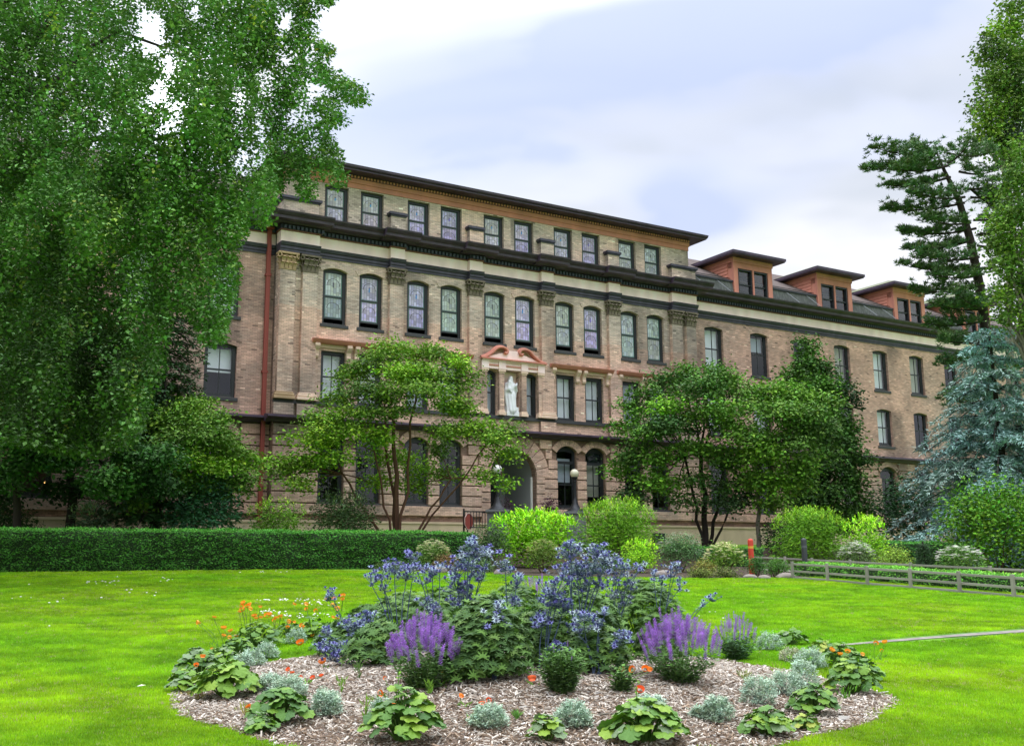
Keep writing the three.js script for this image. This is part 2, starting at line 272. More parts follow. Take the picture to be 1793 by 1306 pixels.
function addWindow(a, h, w, H, rise, kind, look, off = 0, blind = null) {
  const g = windowGeo(w, H, rise, kind), f = mesh('window', g.frame, M.frame, building); f.position.set(a, h - HB, off);
  g.panes.forEach((p, i) => { let m = look == null ? M.glass : i === 0 ? leadLow[look] : leadMats[look]; if (look != null) { m = m.clone(); const k = rr(.72, 1.06), q = rr(-.07, .07); m.color.setRGB(k * (1 + q), k, k * (1 + rr(-.08, .1))); } mesh('pane', p, m, f); });
  mesh('sill', g.sill, M.sill, f);
  if (blind) { const b = mesh('window_blind', g.blind, blind.mat, f); b.scale.y = blind.part ?? 1; b.position.y = (1 - (blind.part ?? 1)) * (H - .25) * .98; }
  return f;
}
const BAY = 4.3, U0 = -10.209, COLS = [0, 1, 2, 3, 4].flatMap(b => [U0 + BAY * b, U0 + BAY * b + 1.817]), CW = 1.196;
const AL = -12.34, AR = 12.2, WOFF = -.6, ARCH = { x: .05, r: 1.34, spring: 4.32 };
{ // main front, ground storey
  const ground = [], mid = [], attic = [];
  COLS.forEach((a, i) => { if (Math.floor(i / 2) !== 2) { ground.push([a - .02, a + CW + .02, 2.79, 5.66, .3]); mid.push([a, a + CW, 7.3, 9.7, 0]); } mid.push([a, a + CW, 10.98, 13.5, .15]); attic.push([a, a + CW, 15.72, 17.72, 0]); });
  const small = [[-1.56, -.91], [.77, 1.5]]; small.forEach(([l, r]) => mid.push([l, r, 7.3, 9.45, .13])); mid.push([-.53, .43, 7.3, 9.62, 0]);
  part('ground_floor_wall', wallGeo(AL, AR, 1.95, 6.35, [...ground, [ARCH.x - ARCH.r - .0, ARCH.x + ARCH.r + .0, 1.9500001, ARCH.spring, ARCH.r]].map((o, i, A) => i === A.length - 1 ? [o[0], o[1], 1.951, o[3], o[4]] : o), -.09), brickDark);
  part('upper_wall', wallGeo(AL, AR, 6.35, 14.06, mid, 0), brick);
  part('attic_wall', wallGeo(-11.98, 12.02, 15.6, 17.78, attic.map(o => [o[0], o[1], 15.72, 17.72, 0]), -.02), brick);
  part('plinth', [box(AL - .1, AR + .1, .3, 1.95, -.3, .1), box(AL - .12, AR + .12, 1.87, 1.97, -.3, .14)].map(g => g), M.base);
  part('added_liner', box(AL + .3, AR - .3, 1, 17.9, -3.4, -3.3), M.dark);  // added dark liner behind the windows, put in to block light
  part('floor_slab', [2.0, 6.6, 10.3, 14.7].map(h => box(AL + .3, AR - .3, h, h + .25, -3.3, -.36)), M.dark);
  part('side_wall', box(AL, AL + .34, .5, 14.06, -9, -.34), brickDark); for (const g of [box(AR - .34, AR, .5, 14.06, -9, -.34), box(-11.98, -11.64, 15.6, 17.78, -9, -.36), box(11.68, 12.02, 15.6, 17.78, -9, -.36)]) part('side_wall', g, brick);  // left side wall set in the darker brick, the others in the plain one
  // brick bands between the openings, each its own piece
  const edges = (h0, h1) => { const o = []; COLS.forEach((a, i) => { if (Math.floor(i / 2) !== 2 && h1 > 2.85) { const v = h1 > 5.3 ? .36 : .02; o.push([a - v, a + CW + v]); } }); const cut = h0 < ARCH.spring ? ARCH.r + .5 : Math.sqrt(Math.max(0, (ARCH.r + .78) ** 2 - (h0 - ARCH.spring) ** 2)); if (cut > .1) o.push([ARCH.x - cut, ARCH.x + cut]); return o.sort((p, q) => p[0] - q[0]); };
  for (let k = 0; k < 8; k++) { const h0 = 2.25 + k * .5, h1 = h0 + .445; let x = AL; for (const [l, r] of [...edges(h0, h1), [AR, AR]]) { if (l - x > .12) part('brick_band', uvBox(new RoundedBoxGeometry(l - x, h1 - h0, .1, 1, .018).translate((l + x) / 2, (h0 + h1) / 2, -.02)), brick); x = Math.max(x, r); } }
  const wedge = (cx, cy, r0, r1, a0, a1) => { const s = new THREE.Shape(), n = 3; for (let i = 0; i <= n; i++) { const t = a0 + (a1 - a0) * i / n; s[i ? 'lineTo' : 'moveTo'](cx + r0 * Math.cos(t), cy + r0 * Math.sin(t)); } for (let i = n; i >= 0; i--) { const t = a0 + (a1 - a0) * i / n; s.lineTo(cx + r1 * Math.cos(t), cy + r1 * Math.sin(t)); } return new THREE.ExtrudeGeometry(s, { depth: .1, bevelEnabled: true, bevelThickness: .012, bevelSize: .01, bevelSegments: 1 }).translate(0, 0, -.07); };
  for (let k = 0; k < 13; k++) { const a0 = k / 13 * Math.PI + .016, a1 = (k + 1) / 13 * Math.PI - .016; part('voussoir', wedge(ARCH.x, ARCH.spring, ARCH.r + .01, ARCH.r + (k === 6 ? .86 : .74), a0, a1), brick); }
  for (let k = 0; k < 5; k++) for (const s of [-1, 1]) { const h0 = 1.97 + k * .5, x = ARCH.x + s * (ARCH.r + .255); part('arch_jamb_block', new RoundedBoxGeometry(.49, .455, .1, 1, .015).translate(x, h0 + .235, -.02), brick); }
  COLS.forEach((a, i) => { if (Math.floor(i / 2) === 2) return; const cx = a + CW / 2, w = CW + .04, R = (w * w / 4 + .09) / .6, cy = 5.96 - R, am = Math.atan2(5.66 - cy, w / 2); for (let k = 0; k < 7; k++) { const s0 = am - .1 + (Math.PI - 2 * am + .2) * k / 7 + .012, s1 = am - .1 + (Math.PI - 2 * am + .2) * (k + 1) / 7 - .012; part('voussoir', wedge(cx, cy, R + .01, R + .34, s0, s1), brick); } });
  part('string_ledge', [molding([[-.05, 6.27], [.12, 6.27], [.2, 6.36], [.42, 6.4], [.5, 6.45], [.5, 6.53], [.1, 6.6], [-.05, 6.6]], AL - .42, AR + .42)], M.cornice);
  part('sill_course', [box(AL - .08, AR + .08, 7.12, 7.28, -.05, .13)], M.sill);
  // pilasters
  const pil = [[-11.97, .72], [-10.9, .72], [-6.55, .72], [-2.22, .72], [2.05, .72], [6.4, .74], [10.8, .74], [11.84, .7]];
  for (const [c, w] of pil) {
    const p = part('pilaster', [box(c - w / 2, c + w / 2, 7.62, 13.22, -.02, .22)], brick);
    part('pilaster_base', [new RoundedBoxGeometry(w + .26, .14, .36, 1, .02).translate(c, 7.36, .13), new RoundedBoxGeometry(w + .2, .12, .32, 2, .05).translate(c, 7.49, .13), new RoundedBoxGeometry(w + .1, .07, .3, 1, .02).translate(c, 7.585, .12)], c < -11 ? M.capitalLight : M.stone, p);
    part('pedestal', [box(c - w / 2 - .1, c + w / 2 + .1, 6.602, 7.118, -.03, .2)], brick, p);
    // capital: bell, two rows of curling leaves, corner scrolls and a slab
    const g = [], y0 = 13.22, H = .81;
    const bell = new THREE.CylinderGeometry(.62, .5, H * .84, 4, 1).rotateY(Math.PI / 4).scale(w * .98, 1, .42).translate(c, y0 + H * .42, .06); g.push(bell);
    g.push(new RoundedBoxGeometry(w + .04, .05, .3, 1, .015).translate(c, y0 + .03, .1));
    const acan = (x, y, z, s, turn) => { const pts = [[0, 0], [.02, .14], [.05, .24], [.12, .3], [.14, .25]]; for (let k = 0; k < pts.length - 1; k++) { const [d0, h0] = pts[k], [d1, h1] = pts[k + 1], L = Math.hypot(d1 - d0, h1 - h0) * s; const b = new THREE.BoxGeometry(.17 * s * (k === 0 ? 1 : k < 3 ? .9 : .6), L, .03).rotateX(Math.atan2(d1 - d0, h1 - h0)).translate(0, (h0 + h1) / 2 * s, (d0 + d1) / 2 * s); g.push(b.rotateY(turn).translate(x, y, z)); } };
    for (let k = 0; k < 4; k++) acan(c + (k - 1.5) * w * .27, y0 + .06, .24, .95, 0);
    for (let k = 0; k < 3; k++) acan(c + (k - 1) * w * .33, y0 + .27, .25, 1.1, 0);
    for (const s of [-1, 1]) { acan(c + s * w * .5, y0 + .06, .12, .95, s * 1.57); acan(c + s * w * .5, y0 + .27, .12, 1.1, s * 1.57); g.push(new THREE.TorusGeometry(.085, .035, 6, 10).rotateY(s * .7).translate(c + s * (w / 2 + .06), y0 + .63, .3)); g.push(new THREE.TorusGeometry(.05, .025, 5, 8).translate(c + s * .12, y0 + .6, .33)); }
    g.push(new RoundedBoxGeometry(w + .26, .1, .46, 1, .02).translate(c, y0 + H - .05, .14));
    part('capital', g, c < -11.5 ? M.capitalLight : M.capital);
  }
  // entablature: runs straight and breaks forward over the pilasters
  const res = [[-12.4, -10.5, .28], [-6.95, -6.16, .26], [-2.62, -1.83, .26], [1.66, 2.45, .26], [6.0, 6.8, .26], [10.4, 12.26, .28]];
  const arch = d => [[-.3, 14.05], [.05 + d, 14.05], [.05 + d, 14.17], [.09 + d, 14.18], [.09 + d, 14.3], [.14 + d, 14.33], [.18 + d, 14.42], [.2 + d, 14.47], [-.3, 14.47]];
  const corn = d => [[-.3, 15.3], [.2 + d, 15.3], [.26 + d, 15.36], [.62 + d, 15.38], [.64 + d, 15.5], [.7 + d, 15.54], [.78 + d, 15.64], [.8 + d, 15.71], [.2, 15.75], [-.3, 15.75]];
  part('architrave', [molding(arch(0), AL, AR), ...res.map(([l, r, d]) => molding(arch(d), l, r).translate(0, .0015, 0))], M.trim);
  part('frieze', [box(AL, AR, 14.47, 15.02, -.3, .06), ...res.map(([l, r, d]) => box(l + .02, r - .02, 14.473, 15.018, -.28, d + .04))], M.cream);
  part('frieze_fillet', [box(AL, AR, 15.02, 15.08, -.3, .1), ...res.map(([l, r, d]) => box(l - .02, r + .02, 15.023, 15.083, -.28, d + .1))], M.rustDark);
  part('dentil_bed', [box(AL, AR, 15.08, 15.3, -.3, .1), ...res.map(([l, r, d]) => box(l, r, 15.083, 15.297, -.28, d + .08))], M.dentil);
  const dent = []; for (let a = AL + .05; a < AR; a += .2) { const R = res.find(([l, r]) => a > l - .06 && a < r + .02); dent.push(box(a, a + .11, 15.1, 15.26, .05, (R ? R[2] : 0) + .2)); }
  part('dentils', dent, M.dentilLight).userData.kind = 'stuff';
  part('cornice', [molding(corn(.1), -12.9, 12.8), ...[[-13.05, -10.1], [-7.5, -5.65], [-3.15, -1.3], [1.15, 3.0], [5.5, 7.35], [10.0, 12.92]].map(([l, r]) => molding(corn(.36).map(([o, h], i) => [o, h + .003]), l, r))], M.cornice);
  // attic storey: blocks over the pilasters, terracotta band, eave
  for (const c of [-6.55, -2.22, 2.05, 6.4]) { const b = part('attic_pedestal', box(c - .38, c + .38, 15.7, 16.62, -.03, .3), brick); part('pedestal_cap', [box(c - .42, c + .42, 16.62, 16.7, -.03, .34), box(c - .48, c + .48, 16.7, 16.82, -.03, .4)], M.trim, b); }
  for (const [l, r] of [[-12.3, -10.6], [10.5, 12.25]]) { const b = part('attic_pedestal', box(l, r, 15.7, 16.5, -1.6, .3), brick); part('pedestal_cap', [box(l - .05, r + .05, 16.5, 16.58, -1.65, .35), box(l - .12, r + .12, 16.58, 16.7, -1.7, .42)], M.trim, b); }
  part('terracotta_band', [box(-12.0, 12.04, 17.78, 18.02, -9, .02), box(-12.04, 12.08, 18.02, 18.24, -9, .07)], M.terra);
  const d2 = []; for (let a = -12.05; a < 12.05; a += .17) d2.push(box(a, a + .09, 18.25, 18.36, .0, .17)); part('small_dentils', d2, M.terra).userData.kind = 'stuff';
  part('eave', [box(-12.04, 12.08, 18.24, 18.38, -9, .1), box(-12.8, 12.8, 18.38, 18.44, -9.6, .75), molding([[.6, 18.44], [.75, 18.44], [.86, 18.5], [.88, 18.6], [.6, 18.6]], -12.85, 12.85), box(12.7, 12.85, 18.44, 18.6, -9.6, .6), box(-12.85, -12.7, 18.44, 18.6, -9.6, .6)], M.cornice);
  const rg = new THREE.BufferGeometry(); rg.setAttribute('position', new THREE.Float32BufferAttribute([-12.9, 18.6, .9, 12.9, 18.6, .9, 8, 19.5, -4.4, -8, 19.5, -4.4, 12.9, 18.6, -9.7, -12.9, 18.6, -9.7], 3)); rg.setIndex([0, 1, 2, 0, 2, 3, 1, 4, 2, 4, 5, 3, 4, 3, 2, 5, 0, 3]); rg.computeVertexNormals(); part('roof', rg, M.moss);
  // windows
  const look3 = [0, 1, 1, 0, 0, 1, 0, 3, 0, 0], lookA = [2, 2, 1, 3, 2, 1, 2, 3, 0, 0], open = [1, 1, 1, 1, 1, 1, 1, 1, 0, 0];
  const bl = { 0: M.blind, 1: M.blind, 2: M.blindDim, 3: M.blind, 6: M.blind, 7: M.blind, 8: M.blindDim, 9: M.blindDim };
  COLS.forEach((a, i) => {
    addWindow(a, 10.98, CW, 2.67, .15, open[i] ? 'leadopen' : 'lead', look3[i]);
    addWindow(a, 15.72, CW, 2.0, 0, 'lead', lookA[i], -.02);
    if (Math.floor(i / 2) !== 2) { addWindow(a, 7.3, CW, 2.4, 0, 'sash', null, 0, { mat: bl[i], part: i === 0 ? .93 : .97 }); addWindow(a - .02, 2.79, CW + .04, 3.17, .3, 'transom', null, -.06, { 6: { mat: M.blindDim, part: .55 }, 7: { mat: M.curtain, part: .8 } }[i]); }
  });
  // segmental arches over the third-storey windows, slightly proud
  COLS.forEach(a => { const w = CW, ri = .15, R = (w * w / 4 + ri * ri) / (2 * ri), cx = a + w / 2, cy = 13.65 - R, am = Math.atan2(13.5 - cy, w / 2) - .07; const s = new THREE.Shape(); for (let k = 0; k <= 12; k++) { const t = am + (Math.PI - 2 * am) * k / 12; s[k ? 'lineTo' : 'moveTo'](cx + (R + .01) * Math.cos(t), cy + (R + .01) * Math.sin(t)); } for (let k = 12; k >= 0; k--) { const t = am + (Math.PI - 2 * am) * k / 12; s.lineTo(cx + (R + .27) * Math.cos(t), cy + (R + .27) * Math.sin(t)); } part('brick_arch', extrude(s, .04, -.01), brick); });
  small.forEach(([l, r]) => addWindow(l, 7.3, r - l, 2.28, .13, 'narrow', null, 0, { mat: M.blindDim, part: .97 }));
  // hoods on brackets over the second-storey windows
  for (const b of [0, 1, 3, 4]) {
    const l = U0 + BAY * b - .42, r = l + 3.82;
    const h = part('window_hood', [molding([[-.02, 9.98], [.28, 9.98], [.34, 10.04], [.4, 10.12], [.42, 10.16], [-.02, 10.22]], l - .1, r + .1)], M.terra);
    part('hood_frieze', [box(l + .05, r - .05, 9.82, 9.98, -.02, .07)], M.stone, h);
    for (const x of [l + .15, l + 1.62 + .1, l + 2.02 + .1, r - .15]) { const s = new THREE.Shape([[0, 9.97], [.3, 9.97], [.31, 9.86], [.24, 9.76], [.14, 9.66], [.11, 9.5], [.14, 9.42], [.1, 9.34], [0, 9.32]].map(p => new THREE.Vector2(...p))); const g = new THREE.ExtrudeGeometry(s, { depth: .2, bevelEnabled: true, bevelSize: .012, bevelThickness: .012, bevelSegments: 1 }); g.applyMatrix4(new THREE.Matrix4().set(0, 0, -1, x + .1, 0, 1, 0, 0, 1, 0, 0, 0, 0, 0, 0, 1)); part('bracket', [g, new THREE.CylinderGeometry(.075, .075, .24, 8).rotateZ(1.57).translate(x, 9.9, .24)], M.stone, h); }
  }
  // niche with little columns, entablature and a broken swan-neck pediment
  part('niche_back', [box(-.53, .43, 7.3, 9.62, -.5, -.4), box(-.63, -.53, 7.3, 9.62, -.5, -.32), box(.43, .53, 7.3, 9.62, -.5, -.32), box(-.6, .5, 7.2, 7.3, -.5, -.32)], M.cream);
  const nl = -1.82, nr = 1.72;
  for (const x of [-1.7, -.72, .6, 1.61]) { const c = part('niche_column', box(x - .14, x + .14, 7.55, 9.42, -.02, .2), brick); part('niche_column_base', [box(x - .2, x + .2, 7.3, 7.44, -.02, .27), box(x - .17, x + .17, 7.44, 7.55, -.02, .23)], M.stone, c); part('niche_column_cap', [box(x - .16, x + .16, 9.42, 9.5, -.02, .23), box(x - .2, x + .2, 9.5, 9.62, -.02, .27)], M.stone, c); }
  part('niche_entablature', [box(nl, nr, 9.62, 9.76, -.02, .22), box(nl, nr, 9.82, 10.0, -.02, .2), ...[-1.7, -.72, .6, 1.61].map(x => box(x - .2, x + .2, 9.623, 9.998, -.02, .28)), box(nl - .06, nr + .06, 10.0, 10.06, -.02, .32)], M.cream);
  part('niche_fillet', [box(nl - .02, nr + .02, 9.76, 9.82, -.02, .25), box(nl - .16, nr + .16, 10.06, 10.13, -.02, .42)], M.terra);
  const tym = new THREE.Shape(); tym.moveTo(nl, 10.13); tym.lineTo(nr, 10.13); tym.lineTo(.75, 10.42); tym.lineTo(.3, 10.5); tym.lineTo(.22, 10.62); tym.lineTo(-.32, 10.62); tym.lineTo(-.4, 10.5); tym.lineTo(-.85, 10.42); tym.lineTo(nl, 10.13); part('tympanum', extrude(tym, .2, 0), M.cream);
  const swan = s => { const c = -.05, pts = []; const key = [[1.92, 10.13], [1.6, 10.2], [1.25, 10.42], [.95, 10.68], [.65, 10.74], [.42, 10.66], [.36, 10.52], [.46, 10.44], [.56, 10.5]]; const cv = new THREE.CatmullRomCurve3(key.map(([x, y]) => new THREE.Vector3(c + s * x, y, .28))); return [new THREE.TubeGeometry(cv, 40, .075, 8), new THREE.TubeGeometry(new THREE.CatmullRomCurve3(key.slice(0, 7).map(([x, y]) => new THREE.Vector3(c + s * x, y + .05, .12))), 24, .09, 6)]; };
  for (const s of [-1, 1]) part('swan_neck', swan(s), M.terra);
  // porch behind the arch
  const pr = ARCH.r, px = ARCH.x; const vault = new THREE.CylinderGeometry(pr + .05, pr + .05, 3, 24, 1, true, -Math.PI / 2, Math.PI).rotateX(-Math.PI / 2).translate(px, ARCH.spring, -1.9);
  part('porch', [box(px - pr - .15, px - pr - .02, 1, ARCH.spring, -3.3, -.4), box(px + pr + .02, px + pr + .15, 1, ARCH.spring, -3.3, -.4), vault, box(px - pr, px + pr, .9, 1.98, -3.3, .1), box(px - pr - .15, px + pr + .15, 1.98, 5.7, -3.3, -3.2)], M.plaster);
  part('porch_corner_trim', [box(px + pr - .07, px + pr + .03, 1.98, ARCH.spring, -.5, -.38)], M.white);
  const dr = part('door', [box(px - .95, px + .95, 1.98, 4.4, -3.2, -3.12)], M.black); part('door_panel', [box(px - .85, px - .05, 2.1, 4.2, -3.12, -3.08), box(px + .05, px + .85, 2.1, 4.2, -3.12, -3.08)], M.metal, dr);
  part('window_well', [box(8.6, 9.5, 1.0, 1.55, .08, .12)], M.black);
}
const DORM = [16.1, 23.25, 30.55, 37.8];
{ // wings either side: lower, set back, with a slate parapet, shingle roof and dormers
  const wing = (a0, a1, lefts, s) => {
    const o = WOFF, W3 = 1.42, mid = lefts.flatMap(a => [[a, a + W3, 7.3, 9.6, .12], [a, a + W3, 10.98, 13.5, .13]]), ground = lefts.map(a => [a, a + W3, 2.79, 5.66, .3]);
    part('upper_wall', wallGeo(a0, a1, 6.35, 14.06, mid, o), brickWing); part('ground_floor_wall', wallGeo(a0, a1, 1.95, 6.35, ground, o - .09), brickDark);
    part('plinth', [box(a0, a1, .3, 1.95, o - .3, o + .1), box(a0, a1, 1.87, 1.97, o - .3, o + .14)], M.base);
    part('added_liner', box(a0, a1, 1, 15.6, o - 3.4, o - 3.3), M.dark); part('floor_slab', [2.0, 6.6, 10.3, 14.7].map(h => box(a0, a1, h, h + .25, o - 3.3, o - .36)), M.dark);  // added dark liner blocks light behind the wing windows too
    part('side_wall', box(s > 0 ? a1 - .34 : a0, s > 0 ? a1 : a0 + .34, .5, 15.3, -12, o - .36), brickWing); part('rear_wall', box(a0, a1, .5, 15.6, -12.3, -12), brickWing);
    for (let k = 0; k < 8; k++) { const h0 = 2.25 + k * .5, h1 = h0 + .445; let x = a0; for (const [l, r] of [...lefts.map(a => h1 > 2.85 ? [a - (h1 > 5.3 ? .3 : .01), a + W3 + (h1 > 5.3 ? .3 : .01)] : null).filter(Boolean).sort((p, q) => p[0] - q[0]), [a1, a1]]) { if (l - x > .12) part('brick_band', new RoundedBoxGeometry(l - x, h1 - h0, .1, 1, .018).translate((l + x) / 2, (h0 + h1) / 2, o - .02), brickWing); x = Math.max(x, r); } }
    for (const a of lefts) { const cx = a + W3 / 2, R = (W3 * W3 / 4 + .09) / .6, cy = 5.96 - R, am = Math.atan2(5.66 - cy, W3 / 2); const g = []; const sh = new THREE.Shape(); for (let k = 0; k <= 10; k++) { const t = am - .1 + (Math.PI - 2 * am + .2) * k / 10; sh[k ? 'lineTo' : 'moveTo'](cx + (R + .01) * Math.cos(t), cy + (R + .01) * Math.sin(t)); } for (let k = 10; k >= 0; k--) { const t = am - .1 + (Math.PI - 2 * am + .2) * k / 10; sh.lineTo(cx + (R + .32) * Math.cos(t), cy + (R + .32) * Math.sin(t)); } part('brick_arch', extrude(sh, .09, o - .06), brickWing); }
    part('string_ledge', molding([[-.05, 6.27], [.12, 6.27], [.2, 6.36], [.36, 6.4], [.42, 6.45], [.42, 6.53], [.1, 6.6], [-.05, 6.6]].map(([x, y]) => [x + o, y]), a0, a1), M.cornice);
    part('architrave', molding([[-.3, 14.05], [.05, 14.05], [.05, 14.17], [.09, 14.18], [.09, 14.3], [.14, 14.33], [.2, 14.47], [-.3, 14.47]].map(([x, y]) => [x + o, y]), a0, a1), M.trim);
    part('frieze', box(a0, a1, 14.47, 15.02, o - .3, o + .06), M.cream); part('frieze_fillet', box(a0, a1, 15.02, 15.08, o - .3, o + .1), M.rustDark); part('dentil_bed', box(a0, a1, 15.08, 15.3, o - .3, o + .1), M.dentil);
    const dent = []; for (let a = a0 + .05; a < a1; a += .2) dent.push(box(a, a + .11, 15.1, 15.26, o + .05, o + .2)); part('dentils', dent, M.dentilLight).userData.kind = 'stuff';
    part('cornice', molding([[-.3, 15.3], [.2, 15.3], [.26, 15.36], [.62, 15.38], [.64, 15.5], [.7, 15.54], [.8, 15.64], [.82, 15.71], [.2, 15.75], [-.3, 15.75]].map(([x, y]) => [x + o, y]), a0, a1), M.cornice);
    const gaps = s > 0 ? [[a0, DORM[0]], ...DORM.map((l, i) => [l + 3.2, DORM[i + 1] ?? a1])] : [[a0, a1]];
    for (const [p0, p1] of gaps) part('slate_parapet', molding([[-.27, 15.75], [-.4, 16.62], [-1.3, 16.62], [-1.3, 15.75]].map(([x, y]) => [x + o + .25, y]), p0, p1), M.slate);
    for (const [p0, p1] of gaps) part('parapet_coping', molding([[-.08, 16.622], [-.06, 16.74], [-.7, 16.78], [-.7, 16.622]].map(([x, y]) => [x + o, y]), p0, p1), M.trim);
    part('roof', molding([[-.85, 16.79], [-6.2, 19.75], [-12, 16.5], [-12, 16.2], [-1.1, 16.63]], a0, a1), M.shingle);
    lefts.forEach((a, i) => { const bright = s > 0 ? [1, 0, 0, 2, 1, 2, 0, 1, 0] : [1, 1, 0, 1, 0, 0, 0]; addWindow(a, 10.98, W3, 2.65, .13, 'sash', null, o, bright[i] ? { mat: bright[i] === 2 ? M.curtain : M.blind, part: .97 } : i % 2 ? { mat: M.blindDim, part: .35 } : null); addWindow(a, 7.3, W3, 2.42, .12, 'sash', null, o, s > 0 ? (i === 4 || i < 2 ? { mat: M.blind, part: .9 } : null) : { mat: i ? M.blindDim : M.blind, part: i ? .6 : .48 }); addWindow(a, 2.79, W3, 3.17, .3, 'transom', null, o - .06); });
    return o;
  };
  const R = [0, 1, 2, 3, 4, 5, 6, 7, 8].map(k => 13.55 + 3.62 * k), L = [0, 1, 2, 3, 4, 5, 6].map(k => -15.33 - 3.62 * k);
  wing(AR, 47, R, 1); wing(-42, AL, L, -1);
  for (const l of DORM) {                // dormers
    const r = l + 3.2, d = part('dormer', [box(l, l + .36, 15.6, 17.9, -1.1, -.62), box(r - .36, r, 15.6, 17.9, -1.1, -.62), box(l, r, 17.55, 17.9, -1.1, -.615), box(l, l + .12, 16, 17.9, -5.4, -1.1), box(r - .12, r, 16, 17.9, -5.4, -1.1), box(l - .04, r + .04, 17.9, 18.2, -5.4, -.56), box(l - .02, l + .06, 15.75, 17.9, -.74, -.58)], M.terra);
    for (let k = 0; k < 9; k++) part('siding_board', box(-.02, .02, 0, .205, -4.2, 0).rotateZ(-.2).translate(l - .03, 16.0 + k * .208, -1.12), M.terra, d);
    part('dormer_eave', [box(l - .55, r + .55, 18.2, 18.27, -5.6, .0), box(l - .6, r + .6, 18.27, 18.42, -.06, .06), box(l - .6, l - .48, 18.27, 18.42, -5.6, -.06), box(r + .48, r + .6, 18.27, 18.42, -5.6, -.06)], M.cornice, d);
    const g = new THREE.BufferGeometry(), y = 18.42, c = (l + r) / 2; g.setAttribute('position', new THREE.Float32BufferAttribute([l - .62, y, .08, r + .62, y, .08, c, y + .85, -2.2, r + .62, y, -5.7, l - .62, y, -5.7, c, y + .85, -5.7], 3)); g.setIndex([0, 1, 2, 1, 3, 2, 2, 3, 5, 0, 2, 4, 4, 2, 5]); g.computeVertexNormals(); part('dormer_roof', g, M.moss, d);
    for (const x of [l + .4, l + 1.66]) { const f = part('dormer_window', [box(x, x + 1.14, 15.7, 15.8, -.9, -.66), box(x, x + 1.14, 17.45, 17.55, -.9, -.66), box(x, x + .08, 15.8, 17.45, -.9, -.66), box(x + 1.06, x + 1.14, 15.8, 17.45, -.9, -.66), box(x + .08, x + 1.06, 16.55, 16.62, -.88, -.72)], M.frame, d); }
    part('dormer_pane', [0, 1].flatMap(k => [box(l + .48 + k * 1.26, l + 1.46 + k * 1.26, 15.8, 16.55, -.8, -.79), box(l + .48 + k * 1.26, l + 1.46 + k * 1.26, 16.62, 17.45, -.82, -.81)]), M.glass, d);
    part('dormer_post', [box(l + 1.54, l + 1.66, 15.7, 17.55, -.9, -.6)], M.terra, d); part('dormer_back', [box(l + .12, r - .12, 15.7, 17.5, -2.2, -2.1)], std(col(.05, .075, .07), .9), d);
  }
  for (const a of [13.1, 14.8, 20.5, 22.3, 27.6, 29.4, 35, 36.6]) part('snow_guard_rod', tube([new THREE.Vector3(a, 16.76, -.9), new THREE.Vector3(a + .3, 15.76, .12)], .016, 5), M.alu);
  part('parapet_railing', [tube([new THREE.Vector3(12.3, 16.92, -.95), new THREE.Vector3(46, 16.92, -.95)], .025, 5)], M.metal);
  part('downpipe', [box(-12.76, -12.58, 1.9, 15.2, -.56, -.4), ...[4, 8.5, 13].map(h => box(-12.8, -12.54, h, h + .1, -.59, -.38)), box(-12.85, -12.5, 15.2, 15.5, -.58, -.3)], M.rust);
  part('roof_vent', [box(-12.5, -12.1, 15.75, 16.7, -1.2, -.8), box(-12.6, -12.0, 16.7, 16.8, -1.3, -.7)], M.alu);
}

// ---------------------------------------------------------------- ground
const lawnTex = dataTex(1024, 1024, (i, j, o) => {
  const x = i / 1024 * 16, y = j / 1024 * 16, u = i / 1024, v = j / 1024;
  const w = (sx, sy, s, oc) => { const f = (a, b) => fbm(a * sx, b * sy, s, oc); return f(x, y) * (1 - u) * (1 - v) + f(x - 16, y) * u * (1 - v) + f(x, y - 16) * (1 - u) * v + f(x - 16, y - 16) * u * v; };
  const a = w(.5, .5, 1, 3) - .5, b = w(3, 3, 2, 3) - .5, c = hash3(i, j, 5) - .5;
  const k = .72 + b * .5 + c * .3 + a * .5, yel = clamp(.4 + a * 2.2);
  o[0] = (.45 + .10 * yel) * k; o[1] = (.72 + .04 * yel) * k; o[2] = (.06 + .02 * c) * k;
});
lawnTex.repeat.set(1 / 9, 1 / 9);
const lawnMat = new THREE.MeshStandardMaterial({ map: lawnTex, roughness: 1 });
const gravelTex = dataTex(512, 512, (i, j, o) => { const c = hash3(i >> 1, j >> 1, 3), d = hash3(i >> 2, j >> 3, 8); const k = .35 + .5 * c * d + .2 * d; o[0] = .66 * k; o[1] = .55 * k; o[2] = .46 * k; }); gravelTex.repeat.set(1, 1);
const soilTex = dataTex(512, 512, (i, j, o) => { const c = hash3(i >> 1, j >> 1, 13), d = hash3(i >> 3, j >> 3, 18); const k = .5 + .4 * c + .3 * d; o[0] = .30 * k; o[1] = .235 * k; o[2] = .18 * k; }); soilTex.repeat.set(.7, .7);
const soilMat = new THREE.MeshStandardMaterial({ map: soilTex, roughness: 1 }), mulchMat = new THREE.MeshStandardMaterial({ map: gravelTex, roughness: 1 });
function sheet(xs, zs, lift, keep) {
  const pos = [], uv = [], idx = [], n = xs.length; for (const z of zs) for (const x of xs) { pos.push(x, G(x, z) + lift, z); uv.push(x, z); }
  for (let j = 0; j + 1 < zs.length; j++) for (let i = 0; i + 1 < n; i++) { const b = j * n + i; idx.push(b, b + n, b + 1, b + 1, b + n, b + n + 1); }
  const g = new THREE.BufferGeometry(); g.setAttribute('position', new THREE.Float32BufferAttribute(pos, 3)); g.setAttribute('uv', new THREE.Float32BufferAttribute(uv, 2)); g.setIndex(idx); g.computeVertexNormals(); return g;
}
const steps = (l) => { const o = []; for (const [a, b, s] of l) for (let v = a; v < b - 1e-6; v += s) o.push(v); o.push(l[l.length - 1][1]); return o; };
